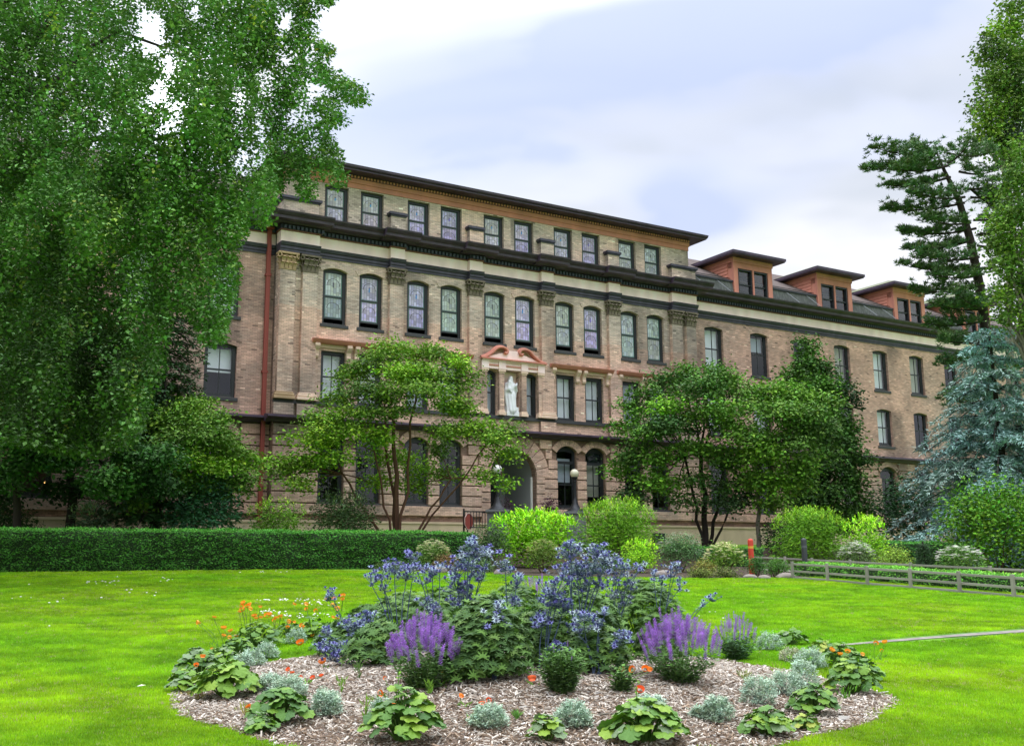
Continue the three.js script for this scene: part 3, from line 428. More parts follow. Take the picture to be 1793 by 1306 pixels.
structure('ground', sheet(steps([[-600, -60, 90], [-60, 60, 1], [60, 600, 90]]), steps([[-600, -90, 85], [-90, 10, 1], [10, 300, 58]]), 0), lawnMat);
// strips given by their near and far edges in the photograph, laid on the ground
function ribbon(near, far, lift, nz = 6) {
  const pos = [], uv = [], idx = [], N = 40, lerp = (A, t) => { const k = t * (A.length - 1), i = Math.min(A.length - 2, Math.floor(k)); return A[i].clone().lerp(A[i + 1], k - i); };
  for (let i = 0; i <= N; i++) for (let j = 0; j <= nz; j++) { const p = lerp(near, i / N).lerp(lerp(far, i / N), j / nz); pos.push(p.x, G(p.x, p.z) + lift, p.z); uv.push(p.x, p.z); if (i && j) { const b = i * (nz + 1) + j; idx.push(b - nz - 2, b - 1, b - nz - 1, b - nz - 1, b - 1, b); } }
  const g = new THREE.BufferGeometry(); g.setAttribute('position', new THREE.Float32BufferAttribute(pos, 3)); g.setAttribute('uv', new THREE.Float32BufferAttribute(uv, 2)); g.setIndex(idx); g.computeVertexNormals(); return g;
}
const onLine = (px, z) => { const p = W(px, 1000, z); p.y = G(p.x, p.z); return p; };
structure('planting_bed', ribbon([onLine(620, 38.2), onLine(760, 36.8), onLine(900, 34.8), gp(1040, 1012), gp(1200, 1013.5), gp(1390, 1013), gp(1600, 1031), gp(1780, 1047), gp(1900, 1057)], [onLine(620, 45), onLine(760, 46), onLine(900, 49), onLine(1040, 51), onLine(1200, 53), onLine(1390, 57), onLine(1600, 60), onLine(1780, 62), onLine(1900, 60)], .012, 30), soilMat);
const pathTex = grime([.52, .50, .46], .6, 3, 41); pathTex.repeat.set(.5, .5);
structure('path', ribbon([gp(1462, 1132), gp(1560, 1124.5), gp(1680, 1115), gp(1793, 1107.5), gp(2000, 1097)], [gp(1462, 1130), gp(1560, 1121), gp(1680, 1111), gp(1793, 1103), gp(2000, 1092)], .008), new THREE.MeshStandardMaterial({ map: pathTex, roughness: .95 }));
structure('rear_path', ribbon([onLine(1310, 42.5), onLine(1500, 36.5), onLine(1660, 32), onLine(1800, 30)], [onLine(1330, 43.5), onLine(1500, 38), onLine(1660, 33.5), onLine(1800, 31.2)], .02), new THREE.MeshStandardMaterial({ map: pathTex, roughness: .95 }));

// the round flower bed: a low mound of bark and stone chips
const BED = { x: .1, z: -10.3, r: 3.24 };
const bedR = t => BED.r * (1 + .035 * Math.sin(3 * t + 1) + .025 * Math.sin(7 * t + .4) + .012 * Math.sin(13 * t));
const bedH = (x, z) => { const d = Math.hypot(x - BED.x, z - BED.z) / BED.r; return d > 1.02 ? 0 : .2 * (1 - sstep(.1, 1, d)) + .012; };
const BG = (x, z) => G(x, z) + bedH(x, z);
{
  const pos = [], uv = [], idx = [], NR = 22, NA = 96;
  for (let i = 0; i <= NR; i++) for (let k = 0; k <= NA; k++) { const t = k / NA * 6.28319, r = bedR(t) * i / NR, x = BED.x + r * Math.cos(t), z = BED.z + r * Math.sin(t); pos.push(x, BG(x, z) + (i && i < NR ? (fbm(x * 5, z * 5, 3, 3) - .5) * .04 : 0), z); uv.push(x, z); if (i && k) { const b = i * (NA + 1) + k, a = b - NA - 1; idx.push(a - 1, a, b - 1, a, b, b - 1); } }
  const g = new THREE.BufferGeometry(); g.setAttribute('position', new THREE.Float32BufferAttribute(pos, 3)); g.setAttribute('uv', new THREE.Float32BufferAttribute(uv, 2)); g.setIndex(idx); g.computeVertexNormals();
  structure('flower_bed_soil', g, mulchMat);
  const chip = mergeGeometries([new THREE.BoxGeometry(1, .22, .34).rotateZ(.1)]), n = 90000, im = new THREE.InstancedMesh(chip, new THREE.MeshStandardMaterial({ roughness: .95 }), n), m = new THREE.Matrix4(), q = new THREE.Quaternion(), e = new THREE.Euler(), c = new THREE.Color();
  for (let i = 0; i < n; i++) {
    const t = rnd() * 6.28319, r = Math.sqrt(rnd()) * bedR(t) * .985, x = BED.x + r * Math.cos(t), z = BED.z + r * Math.sin(t), s = Math.exp(gauss() * .45) * .0185;
    e.set(gauss() * .25, rnd() * 6.28, gauss() * .25); q.setFromEuler(e); m.compose(new THREE.Vector3(x, BG(x, z) + rr(.0, .022), z), q, new THREE.Vector3(s * rr(1, 1.8), s * rr(.4, 1), s * rr(.5, 1.1))); im.setMatrixAt(i, m);
    const front = sstep(-9, -7.4, z + .25 * x * .3), pale = rnd() + .1 * (fbm(x * 2, z * 2, 5, 3) - .5) * 4 > .34 + .36 * front, k = rr(.6, 1.25);
    pale ? c.setRGB(.62 * k, .55 * k, .465 * k) : c.setRGB(.26 * k, .185 * k, .125 * k); if (rnd() > .96) c.setRGB(.7, .67, .62); im.setColorAt(i, c);
  }
  im.name = 'bark_chips'; im.userData = { kind: 'stuff', label: 'pale bark chips covering the round flower bed' }; im.castShadow = im.receiveShadow = true; scene.add(im);
}
{ // short mown grass: tufts, thick near the camera, thinner further off
  const blades = new Leaves(64); const r0 = rnd; rnd = mulberry(99);
  for (let i = 0; i < 13; i++) { const a = rnd() * 6.28, d = rnd() * .035, l = rr(.5, 1.1); blades.add(Math.cos(a) * d, -.004, Math.sin(a) * d, Math.cos(a) * rr(.1, .8), 1, Math.sin(a) * rr(.1, .8), Math.cos(a), .3, Math.sin(a), .036 * l, .008, 1, 1, 1); }
  const g = blades.geo(); g.deleteAttribute('color');
  const pts = [];
  const pa = gp(1462, 1131), pb = gp(1793, 1105), pdx = pb.x - pa.x, pdz = pb.z - pa.z, pl = Math.hypot(pdx, pdz);
  for (let i = 0; i < 560000; i++) {
    const z = -6.2 - 30 * Math.pow(rnd(), 2.1), x = rr(-.7, .7) * -z * 1.02;
    const t = Math.atan2(z - BED.z, x - BED.x); if (Math.hypot(x - BED.x, z - BED.z) < bedR(t) - .02 - .16 * Math.pow(rnd(), 3) * (.4 + vnoise(x * 6, z * 6))) continue;
    const along = ((x - pa.x) * pdx + (z - pa.z) * pdz) / pl, off = Math.abs((x - pa.x) * -pdz + (z - pa.z) * pdx) / pl; if (along > 0 && off < .3 * clamp(.35 + along / 3)) continue;
    if (SOF(x, z) > 35.3 || (x > 0 && SOF(x, z) > 26 - x * .1 && z < -33.5)) continue;
    pts.push(x, z);
  }
  const n = pts.length / 2, im = new THREE.InstancedMesh(g, new THREE.MeshPhysicalMaterial({ roughness: .9, transmission: .3, thickness: 0, side: THREE.DoubleSide, specularIntensity: .4 }), n), m = new THREE.Matrix4(), q = new THREE.Quaternion(), e = new THREE.Euler(), c = new THREE.Color();
  for (let i = 0; i < n; i++) {
    const x = pts[i * 2], z = pts[i * 2 + 1], big = fbm(x * .45, z * .45, 2, 3), sm = fbm(x * 2.3, z * 2.3, 6, 2), s = (.75 + .6 * sm) * (1 + Math.max(0, -z - 14) * .03) * rr(.8, 1.2);
    e.set(gauss() * .12, rnd() * 6.28, gauss() * .12); q.setFromEuler(e); m.compose(new THREE.Vector3(x, G(x, z), z), q, new THREE.Vector3(s * 1.1, s * rr(.8, 1.15), s * 1.1)); im.setMatrixAt(i, m);
    const yel = clamp(.45 + (big - .5) * 2.3 + (sm - .5) * .8 + gauss() * .2), k = .62 + .75 * sm + gauss() * .14; c.setRGB((.235 + .13 * yel) * k, (.52 + .05 * yel) * k, .008 * k); if (rnd() > .985 - .05 * sstep(.55, .7, big)) c.setRGB(.5, .46, .2); im.setColorAt(i, c);
  }
  im.name = 'grass'; im.userData = { kind: 'stuff', label: 'short vivid green mown grass blades of the lawn', category: 'grass' }; im.castShadow = im.receiveShadow = true; scene.add(im); rnd = r0;
}
{ // tiny white clover and daisy heads in the lawn
  const spots = []; for (const [px, py, w, h, n] of [[495, 1054, 50, 2, 34], [470, 1074, 28, 3, 14], [520, 1080, 45, 5, 26], [560, 1060, 30, 5, 16], [180, 1022, 40, 6, 14], [290, 1018, 15, 4, 7], [240, 1038, 30, 5, 5], [1250, 1082, 20, 6, 4], [60, 1050, 50, 20, 7], [470, 1003, 30, 2, 8], [560, 1210, 900, 60, 0], [200, 1090, 160, 40, 4]]) for (let i = 0; i < n; i++) { const p = gp(px + gauss() * w * .6, py + gauss() * h * .6); if (Math.hypot(p.x - BED.x, p.z - BED.z) > BED.r + .1) spots.push(p); }
  const g = new THREE.SphereGeometry(1, 7, 4).scale(1, .55, 1), im = new THREE.InstancedMesh(g, std(col(.82, .8, .72), .8), spots.length), m = new THREE.Matrix4(); spots.forEach((p, i) => { const s = rr(.009, .017) * (-p.z / 12 * .6 + .5); m.makeScale(s, s, s).setPosition(p.x, p.y + .045, p.z); im.setMatrixAt(i, m); });
  im.name = 'clover_flowers'; im.userData = { kind: 'stuff', label: 'tiny white clover flowers scattered in the lawn' }; scene.add(im);
}
for (const [px, py, s, c, label] of [[128, 1077, .09, [.05, .035, .02], 'small dark curled leaf lying on the lawn at left'], [292, 1118, .11, [.5, .42, .2], 'yellowish fallen leaf lying on the lawn left of the poppies'], [238, 1211, .085, [.55, .6, .42], 'pale fallen leaf lying on the lawn left of the flower bed']]) {
  const p = gp(px, py), B = new Leaves(16); p.y += .045; for (const [a, b] of [[0, 1], [.5, .8], [-.6, .7]]) B.add(p.x, p.y, p.z, Math.cos(a), .15, Math.sin(a), gauss() * .2, 1, gauss() * .2, s * b, s * .45, ...tint(c, .1));
  const t = thing('fallen_leaf', p, label, 'leaf'); mesh('blade', B.geo(p), petalMat, t);
}

// ---------------------------------------------------------------- foliage builders
// shrub: rounded mass between two photograph columns, standing on the ground at depth z
function shrub(name, label, cat, l, r, top, z, o = {}) {
  rnd = mulberry(1000 + l * 7 + top);
  const cx = (l + r) / 2, c = onLine(cx, z), tip = W(cx, top, z), w = (r - l) / 2 * PXM(z), h = Math.max(.25, tip.y - c.y), B = new Leaves(4000), color = o.color ?? [.06, .13, .03], len = o.len ?? .09, wid = o.wid ?? len * .55, lob = o.lobes ?? 14;
  const t = thing(name, c, label, cat, o.group), area = w * h * 3.14 + w * w * 2, twigs = Math.round((o.dens ?? 1) * area * 2.0 / (len * wid * (o.per ?? 5)));
  for (let k = 0; k < lob; k++) {
    const a = k * 2.4 + rr(-.3, .3), e = Math.pow(rnd(), .7), rad = Math.sqrt(1 - e * e * .8), q = rr(.42, .6);
    const px = c.x + Math.cos(a) * w * rad * (1 - q) * 1.05, pz = c.z + Math.sin(a) * w * rad * .85 * (1 - q) * 1.05, py = c.y + h * (.1 + .9 * e) * (1 - q * .65) + h * .08;
    clump(B, new THREE.Vector3(px, py, pz), w * q, h * q * .72, w * q, Math.ceil(twigs / lob), o.per ?? 5, len, wid, color, { up: o.up ?? .45, under: o.under ?? -.7, v: o.v ?? .24, hue: o.hue, spread: len * (o.spread ?? 1.3), droop: o.droop ?? .1, flat: .8 });
  }
  if (o.shoots) for (let k = 0; k < o.shoots; k++) { const a = rnd() * 6.28, rad = Math.sqrt(rnd()) * .9, x = c.x + Math.cos(a) * w * rad, zz = c.z + Math.sin(a) * w * rad, y = c.y + h * (.55 + .45 * Math.sqrt(1 - rad * rad)), L = h * rr(.06, .2); const cc = tint(o.shootColor ?? color, .15); for (let i = 0; i < 7; i++) { const b = rnd() * 6.28, f = i / 7; B.add(x, y + L * f, zz, Math.cos(b), 1, Math.sin(b), Math.cos(b), .4, Math.sin(b), len * 1.1, wid, ...cc.map(v => v * rr(.85, 1.2))); } }
  mesh('foliage', B.geo(c), o.mat ?? leafMat, t);
  const st = []; for (let k = 0; k < 4; k++) { const a = k * 1.6; st.push(limb(new THREE.Vector3(Math.cos(a) * .05, -.05, Math.sin(a) * .05), new THREE.Vector3(Math.cos(a) * w * .5, h * .6, Math.sin(a) * w * .5), .03, .012, 0, .1, 4, 5)); } mesh('stems', st, bark.brown, t);
  if (o.flowers) { const F = new Leaves(400), fc = o.flowerColor ?? [.8, .78, .66]; for (let k = 0; k < o.flowers; k++) { const a = rnd() * 6.28, rad = Math.sqrt(rnd()) * .95, x = c.x + Math.cos(a) * w * rad, zz = c.z + Math.sin(a) * w * rad * .9, y = c.y + h * (.35 + .68 * Math.sqrt(1 - rad * rad)) + rr(-.1, .04) * h; for (let i = 0; i < 9; i++) { const b = i * .7; F.add(x + Math.cos(b) * .03, y + .02, zz + Math.sin(b) * .03, Math.cos(b), .3, Math.sin(b), Math.cos(b) * .3, 1, Math.sin(b) * .3, o.fl ?? .05, (o.fl ?? .05) * .8, ...tint(fc, .06, .02)); } } mesh('flowers', F.geo(c), petalMat, t); }
  return t;
}
const barkTex = (a, s) => { const t = dataTex(128, 256, (i, j, o) => { const n = fbm(i * .09, j * .022, s, 4), k = .55 + .9 * n; for (let m = 0; m < 3; m++) o[m] = a[m] * k; }); t.repeat.set(2, 2); return new THREE.MeshStandardMaterial({ map: t, roughness: .95 }); };
const bark = { brown: barkTex([.33, .25, .19], 1), dark: barkTex([.2, .17, .15], 2), red: barkTex([.36, .25, .19], 3), grey: barkTex([.45, .43, .38], 4) };
// tree built from foliage pads given as [px, py, half width, half height, depth shift, weight]
function padTree(name, label, cat, basePx, z, pads, o) {
  rnd = mulberry(500 + basePx * 3 + pads.length);
  const c = onLine(basePx, z), B = new Leaves(30000), t = thing(name, c, label, cat), k = PXM(z), wood = [];
  const stems = o.stems ?? [[basePx, 0, null]];
  const forks = stems.map(([px, dx, fy, dz, r0]) => { const top = W(px, fy ?? o.fork, z - (dz ?? 0)), b = c.clone(); b.x += (dx ?? 0) * k; b.y -= .1; wood.push(limb(b.sub(c), top.clone().sub(c), r0 ?? o.r0 ?? .14, (r0 ?? o.r0 ?? .14) * .55, 0, .05, 8, 8)); return { p: top, r: (r0 ?? o.r0 ?? .14) * .55 }; });
  for (const [px, py, hx, hy, dz, wt] of pads) {
    const P = W(px, py, z - (dz ?? 0)), rx = hx * k, ry = hy * k, rz = Math.max(rx * .8, .5), len = o.len ?? .1, wid = o.wid ?? .06, per = o.per ?? 6;
    let f = forks[0]; for (const g of forks) if (g.p.distanceTo(P) < f.p.distanceTo(P)) f = g;
    if (o.branches !== false) wood.push(limb(f.p.clone().sub(c), P.clone().sub(c).add(new THREE.Vector3(0, -ry * .4, 0)), f.r * .8, .015, .05, .12, 6, 5));
    const tw = Math.round((o.dens ?? 1) * (wt ?? 1) * (rx * rz * 3 + rx * ry * 3) * 4.6 / (len * wid * per));
    const bright = (o.grad ?? 0) * gauss(), cc = o.color.map((v, i) => v * (1 + bright * (i === 2 ? -.3 : 1)));
    // each pad is several flat sprays
    const sub = o.sub ?? 5; for (let i = 0; i < sub; i++) { const a = rnd() * 6.28, rd = Math.sqrt(rnd()) * .7, S = new THREE.Vector3(P.x + Math.cos(a) * rx * rd, P.y + rr(-.6, .6) * ry, P.z + Math.sin(a) * rz * rd); clump(B, S, rx * rr(.45, .7), ry * rr(.5, .9), rz * rr(.45, .7), Math.ceil(tw / sub), per, len, wid, cc, { up: o.up ?? .6, under: -.5, v: o.v ?? .2, hue: o.hue ?? .12, droop: o.droop ?? .35, spread: len * 1.5, flat: o.flat ?? .65, shell: .5 }); }
  }
  mesh('trunk', wood, o.bark ?? bark.brown, t); mesh('crown', B.geo(c), o.mat ?? leafMat, t); return t;
}
// conifer with whorls of drooping branches carrying needle sprays
function conifer(name, label, cat, px, topPy, z, o) {
  rnd = mulberry(900 + px);
  const c = onLine(px, z), tip = W(px, topPy, z), H = tip.y - c.y, B = new Leaves(30000), wood = [tube([new THREE.Vector3(0, -.1, 0), new THREE.Vector3(.05, H * .5, 0), new THREE.Vector3(0, H, 0)], [o.r0 ?? .25, (o.r0 ?? .25) * .6, .03], 8)], t = thing(name, c, label, cat);
  const tiers = o.tiers ?? 16; for (let i = 0; i < tiers; i++) {
    const f = (o.from ?? .08) + (1 - (o.from ?? .08)) * i / tiers, y = c.y + H * f, L0 = (o.spread ?? 3) * (o.shape ? o.shape(f) : Math.pow(1 - f, .8)), nb = o.nb ?? 9;
    for (let b = 0; b < nb; b++) {
      const a = b / nb * 6.283 + i * 1.1 + gauss() * .18, L = L0 * rr(.7, 1.12), rise = (o.rise ?? .1) + gauss() * .06, dr = o.droop ?? .5, pts = [];
      for (let s = 0; s <= 6; s++) { const u = s / 6; pts.push(new THREE.Vector3(Math.cos(a) * L * u, H * f + L * (rise * u - dr * u * u), Math.sin(a) * L * u)); }
      wood.push(tube(pts, pts.map((_, s) => .035 * (1 - s / 7) * (o.bw ?? 1) + .006), 4));
      const cc = tint(o.color, .16, .06), ns = Math.max(4, Math.round(L / (o.step ?? .16)));
      for (let s = 1; s <= ns; s++) {
        const u = Math.pow(s / ns, .8), k0 = Math.min(5, Math.floor(u * 6)), p = pts[k0].clone().lerp(pts[k0 + 1], u * 6 - k0), sw = (o.side ?? .4) * L * (1.05 - u) * .55 + (o.min ?? .12), nSide = Math.max(2, Math.round(sw / (o.gap ?? .09)));
        for (const sd of [-1, 1]) { const ba = a + sd * (1.05 + gauss() * .25); for (let m = 1; m <= nSide; m++) { const v = m / nSide * sw, kk = rr(.8, 1.2), X = c.x + p.x + Math.cos(ba) * v, Y = c.y + p.y - v * v * (o.hang ?? .35) + gauss() * .03, Z = c.z + p.z + Math.sin(ba) * v; for (let q = 0; q < (o.per ?? 3); q++) B.add(X + gauss() * .03, Y + gauss() * .03, Z + gauss() * .03, Math.cos(ba) + gauss() * .5, (o.nUp ?? 0) + gauss() * .35 - .2, Math.sin(ba) + gauss() * .5, gauss() * .4, 1, gauss() * .4, (o.len ?? .14) * rr(.7, 1.3), o.wid ?? .035, cc[0] * kk, cc[1] * kk, cc[2] * kk); } }
      }
    }
  }
  mesh('trunk', wood, o.bark ?? bark.dark, t); mesh('crown', B.geo(c), o.mat ?? needleMat, t); return t;
}
// clipped hedge following points on the ground
function hedge(label, pts, h, d, o = {}) {
  rnd = mulberry(300 + Math.round(pts[0].x * 10)); const c = pts[0].clone().lerp(pts[pts.length - 1], .5); c.y = G(c.x, c.z); const B = new Leaves(60000), t = thing(o.name ?? 'clipped_hedge', c, label, 'hedge', o.group), core = [], len = o.len ?? .085, wid = o.wid ?? .04, color = (o.color ?? [.035, .085, .02]).map((v, i) => v * (i === 1 ? 2.1 : 1.9));
  for (let i = 0; i + 1 < pts.length; i++) {
    const a = pts[i], b = pts[i + 1], L = a.distanceTo(b), dx = (b.x - a.x) / L, dz = (b.z - a.z) / L, nx = -dz, nz = dx, sgn = (nx * -a.x + nz * -a.z) > 0 ? 1 : -1, N = Math.round(L * (h + d * .8) * (o.dens ?? 520));
    const place = (u, v, w) => { const x = a.x + dx * u + nx * sgn * (w - d / 2), z = a.z + dz * u + nz * sgn * (w - d / 2); return new THREE.Vector3(x, G(x, z) + v, z); };
    const q = [[0, .02], [0, d * .78]].flatMap(([_, w]) => [place(0, -.1, w + d * .1), place(L, -.1, w + d * .1), place(L, h * .97, w + d * .1), place(0, h * .97, w + d * .1)]), g = new THREE.BufferGeometry(); g.setAttribute('position', new THREE.Float32BufferAttribute(q.flatMap(p => [p.x - c.x, p.y - c.y, p.z - c.z]), 3)); g.setIndex([4, 5, 6, 4, 6, 7, 1, 0, 3, 1, 3, 2, 0, 4, 7, 0, 7, 3, 5, 1, 2, 5, 2, 6, 3, 7, 6, 3, 6, 2]); g.computeVertexNormals(); core.push(g);
    for (let k = 0; k < N; k++) {
      const u = rnd() * L, face = rnd() * (h + d * .8) < h, wav = (fbm(u * 1.3, 0, i, 2) - .5) * .1; const v = face ? rnd() * h : h + wav + gauss() * .03, w = face ? d - Math.abs(gauss()) * .07 + (fbm(u * 2.2, v * 8, 3, 2) - .5) * .34 : rnd() * d, p = place(u, Math.min(v, h + .06), w), cc = tint(color, .25, .12), top = face ? 0 : 1, lit = top ? 1.35 : 1;  // top leaves tinted lighter: light from above put into their colour
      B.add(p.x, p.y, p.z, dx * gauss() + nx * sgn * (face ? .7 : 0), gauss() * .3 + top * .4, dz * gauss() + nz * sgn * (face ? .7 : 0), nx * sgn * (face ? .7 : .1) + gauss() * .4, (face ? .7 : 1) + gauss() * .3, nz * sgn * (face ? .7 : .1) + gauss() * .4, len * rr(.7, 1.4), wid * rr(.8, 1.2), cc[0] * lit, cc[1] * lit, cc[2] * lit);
    }
  }
  mesh('branches', core, std(col(.02, .045, .012), 1), t); mesh('foliage', B.geo(c), leafMat, t); return t;  // the part named branches is a solid dark box filling the hedge
}

// ---------------------------------------------------------------- hedges and border shrubs
const HS = 35.6; // the long hedge stands this far towards the building
const alongHedge = (px, s) => { const d = dirOf(px, 1000), k = SOF(d.x, d.z), t = s / k, x = d.x * t, z = d.z * t; return new THREE.Vector3(x, G(x, z), z); };
hedge('long dark green clipped hedge along the left back of the lawn', [-260, 0, 280, 560, 825].map(p => alongHedge(p, HS + .55)), 1.3, 1.1, { color: [.04, .105, .018], dens: 700 });
hedge('dark green clipped hedge behind the white flowering shrubs at right', [1535, 1640, 1793, 1960].map(p => onLine(p, 46)), 1.1, 1.0, { color: [.035, .10, .02], dens: 500 });
hedge('short clipped hedge behind the red bollard', [1222, 1335].map(p => onLine(p, 45.5)), .78, .8, { color: [.04, .1, .02] });
const box1 = hedge('low box hedge inside the nearer rail fence', [onLine(1400, 37), onLine(1600, 31.4), onLine(1793, 27.4), onLine(1960, 24.6)], .42, .7, { name: 'low_hedge', color: [.06, .13, .02], dens: 800, len: .06 });
hedge('low yellowish hedge between the two rail fences', [onLine(1430, 39.6), onLine(1600, 34), onLine(1793, 30), onLine(1960, 27)], .34, .9, { name: 'low_hedge', color: [.10, .17, .025], dens: 800, len: .06 });
const LIME = [.30, .50, .02], YG = [.15, .29, .015];
shrub('laurel_shrub', 'bright lime laurel shrub in front of the arched entrance', 'shrub', 850, 1018, 903, 41, { color: [.24, .46, .012], len: .15, wid: .07, shoots: 150, shootColor: [.36, .60, .02], dens: 1.2, lobes: 18, up: .3 });
shrub('cypress_shrub', 'large yellow-green rounded shrub right of the lime laurel', 'shrub', 1008, 1156, 886, 42, { color: YG, len: .16, wid: .035, shoots: 170, shootColor: [.24, .38, .02], dens: 1.6, lobes: 20, up: .2 });
shrub('olive_shrub', 'dull olive shrub at the left end of the lime laurel', 'shrub', 818, 892, 918, 38, { color: [.06, .105, .035], len: .08, wid: .03, dens: 1.3 });
shrub('cream_flower_shrub', 'small cream flowering shrub before the lime laurel', 'shrub', 918, 985, 948, 36.5, { color: [.16, .22, .05], flowers: 120, flowerColor: [.55, .52, .26], len: .07 });
shrub('lime_shrub', 'small bright lime shrub below the large yellow-green one', 'shrub', 1086, 1156, 950, 37.5, { color: LIME, len: .08, shoots: 40, shootColor: [.4, .62, .03] });
shrub('grey_leaf_shrub', 'grey-green shrub with white specks beside the window well', 'shrub', 1146, 1236, 936, 38.5, { color: [.11, .19, .09], len: .07, flowers: 110, flowerColor: [.6, .62, .5], fl: .03 });
shrub('white_lace_shrub', 'cream flowering shrub left of the red bollard', 'shrub', 1232, 1308, 954, 36, { color: [.18, .27, .05], flowers: 130, flowerColor: [.82, .78, .52], fl: .06, len: .08 });
shrub('box_ball', 'small clipped green ball left below the red bollard', 'shrub', 1306, 1342, 976, 35.4, { color: [.06, .15, .03], len: .05, dens: 1.4 });
shrub('box_ball', 'small clipped green ball at the end of the rail fence', 'shrub', 1338, 1384, 979, 34.8, { color: [.08, .18, .03], len: .05, dens: 1.4 });
shrub('golden_shrub', 'low golden-brown shrub below the cream flowering one', 'shrub', 1208, 1254, 981, 34.6, { color: [.22, .20, .04], len: .06, dens: 1.2 });
shrub('heather_mat', 'low olive heather mat along the lawn edge', 'shrub', 1200, 1250, 1000, 33.9, { color: [.14, .16, .04], len: .06, dens: 1.3 });
shrub('heather_mat', 'low brownish heather mat under the cream flowering shrub', 'shrub', 1244, 1296, 999, 33.8, { color: [.12, .13, .04], len: .06, dens: 1.3 });
shrub('cypress_shrub', 'yellow-green dome shrub behind the grey bollard', 'shrub', 1354, 1490, 899, 43.5, { color: [.13, .26, .015], len: .15, wid: .035, shoots: 150, shootColor: [.24, .40, .02], dens: 1.6, lobes: 20, up: .2 });
shrub('lime_shrub', 'bright lime shrub at the right of the yellow-green dome', 'shrub', 1474, 1562, 912, 43, { color: [.28, .48, .02], len: .12, wid: .06, shoots: 60, shootColor: [.4, .62, .03], lobes: 16 });
shrub('white_flower_shrub', 'white flowering shrub in front of the bright lime one', 'shrub', 1470, 1536, 951, 39, { color: [.15, .2, .1], flowers: 120, flowerColor: [.82, .8, .74], fl: .06, len: .07 });
shrub('yellow_leaf_shrub', 'yellowish low shrub between white blooms and little fir', 'shrub', 1530, 1604, 960, 39.5, { color: [.24, .32, .05], len: .08 });
shrub('white_flower_shrub', 'white flowering shrub right of the little dark fir', 'shrub', 1638, 1726, 958, 38, { color: [.12, .22, .05], flowers: 110, flowerColor: [.84, .82, .78], fl: .075, len: .08 });
conifer('dwarf_fir', 'little dark dwarf fir before the right hedge', 'fir', 1620, 948, 38.5, { spread: .5, tiers: 9, nb: 9, color: [.03, .07, .025], len: .07, wid: .02, gap: .05, step: .07, r0: .04, bw: .3, from: .03, side: .5 });
shrub('spreading_shrub', 'large glossy yellow-green shrub at the right edge before the blue cedar', 'shrub', 1640, 1860, 838, 43, { color: [.10, .22, .012], len: .16, wid: .09, dens: 1.1, lobes: 26, hue: .2 });
shrub('dark_laurel', 'dark green laurel mass below the blue cedar', 'shrub', 1520, 1665, 838, 53, { color: [.028, .075, .028], len: .17, wid: .09, lobes: 18 });
shrub('cream_flower_shrub', 'cream flowering shrub at the right end of the long hedge', 'shrub', 725, 790, 948, 37.2, { color: [.15, .22, .06], flowers: 120, flowerColor: [.72, .70, .45], fl: .05, len: .07 });
shrub('rust_leaf_shrub', 'low rusty red shrub beside pale rocks', 'shrub', 755, 806, 972, 36.4, { color: [.2, .12, .045], len: .06 });
shrub('sage_mound', 'low sage green mound at the end of the long hedge', 'shrub', 650, 724, 988, 37, { color: [.12, .16, .06], len: .06 });
shrub('grey_cushion', 'grey-green cushion plant between rocks and olive shrub', 'shrub', 806, 868, 978, 36, { color: [.1, .16, .07], len: .06 });
shrub('moss_cushion', 'dark moss green cushion right of the cream flowering shrub', 'shrub', 985, 1050, 986, 35.2, { color: [.07, .13, .05], len: .06 });
shrub('low_green_shrub', 'low green shrub left of the lime one at the lawn edge', 'shrub', 1045, 1092, 978, 35.8, { color: [.06, .13, .05], len: .06 });
shrub('bushy_hydrangea', 'bushy grey-green shrub behind the hedge left of the maple trunk', 'shrub', 535, 668, 872, 42, { color: [.075, .12, .05], len: .12, wid: .05, shoots: 60, shootColor: [.14, .19, .09], dens: 1.1 });
shrub('yellow_shoot_shrub', 'yellow-green shrub rising behind the hedge below the red downpipe', 'shrub', 425, 540, 882, 39.5, { color: [.14, .25, .025], len: .11, wid: .05, shoots: 40, shootColor: [.3, .42, .04], dens: .8 });
shrub('fern_shrub', 'bluish green feathery shrub behind the hedge left of the downpipe', 'shrub', 272, 424, 832, 39.2, { color: [.035, .115, .06], len: .2, wid: .06, droop: .3, dens: 1.2, hue: .06 });
shrub('grey_shoot_shrub', 'grey-green shrub peeping over the hedge at far left', 'shrub', 100, 196, 890, 38, { color: [.11, .16, .09], len: .13, wid: .05, shoots: 40, shootColor: [.2, .27, .15], dens: .5 });
shrub('dark_shrub', 'dark leafy shrub over the hedge at the left edge', 'shrub', -60, 60, 880, 38, { color: [.03, .06, .02], len: .12, wid: .06 });
shrub('purple_maple_bush', 'purple-leaved bush between the lamp posts', 'shrub', 943, 990, 874, 49, { color: [.06, .018, .035], len: .1, hue: .05 });
shrub('purple_maple_bush', 'purple-leaved bush at the foot of the left lamp post', 'shrub', 872, 902, 878, 50, { color: [.055, .018, .035], len: .1, hue: .05 });
shrub('dark_fern', 'dark leafy shrub under the right maples', 'shrub', 1330, 1400, 915, 49, { color: [.03, .07, .025], len: .12 });
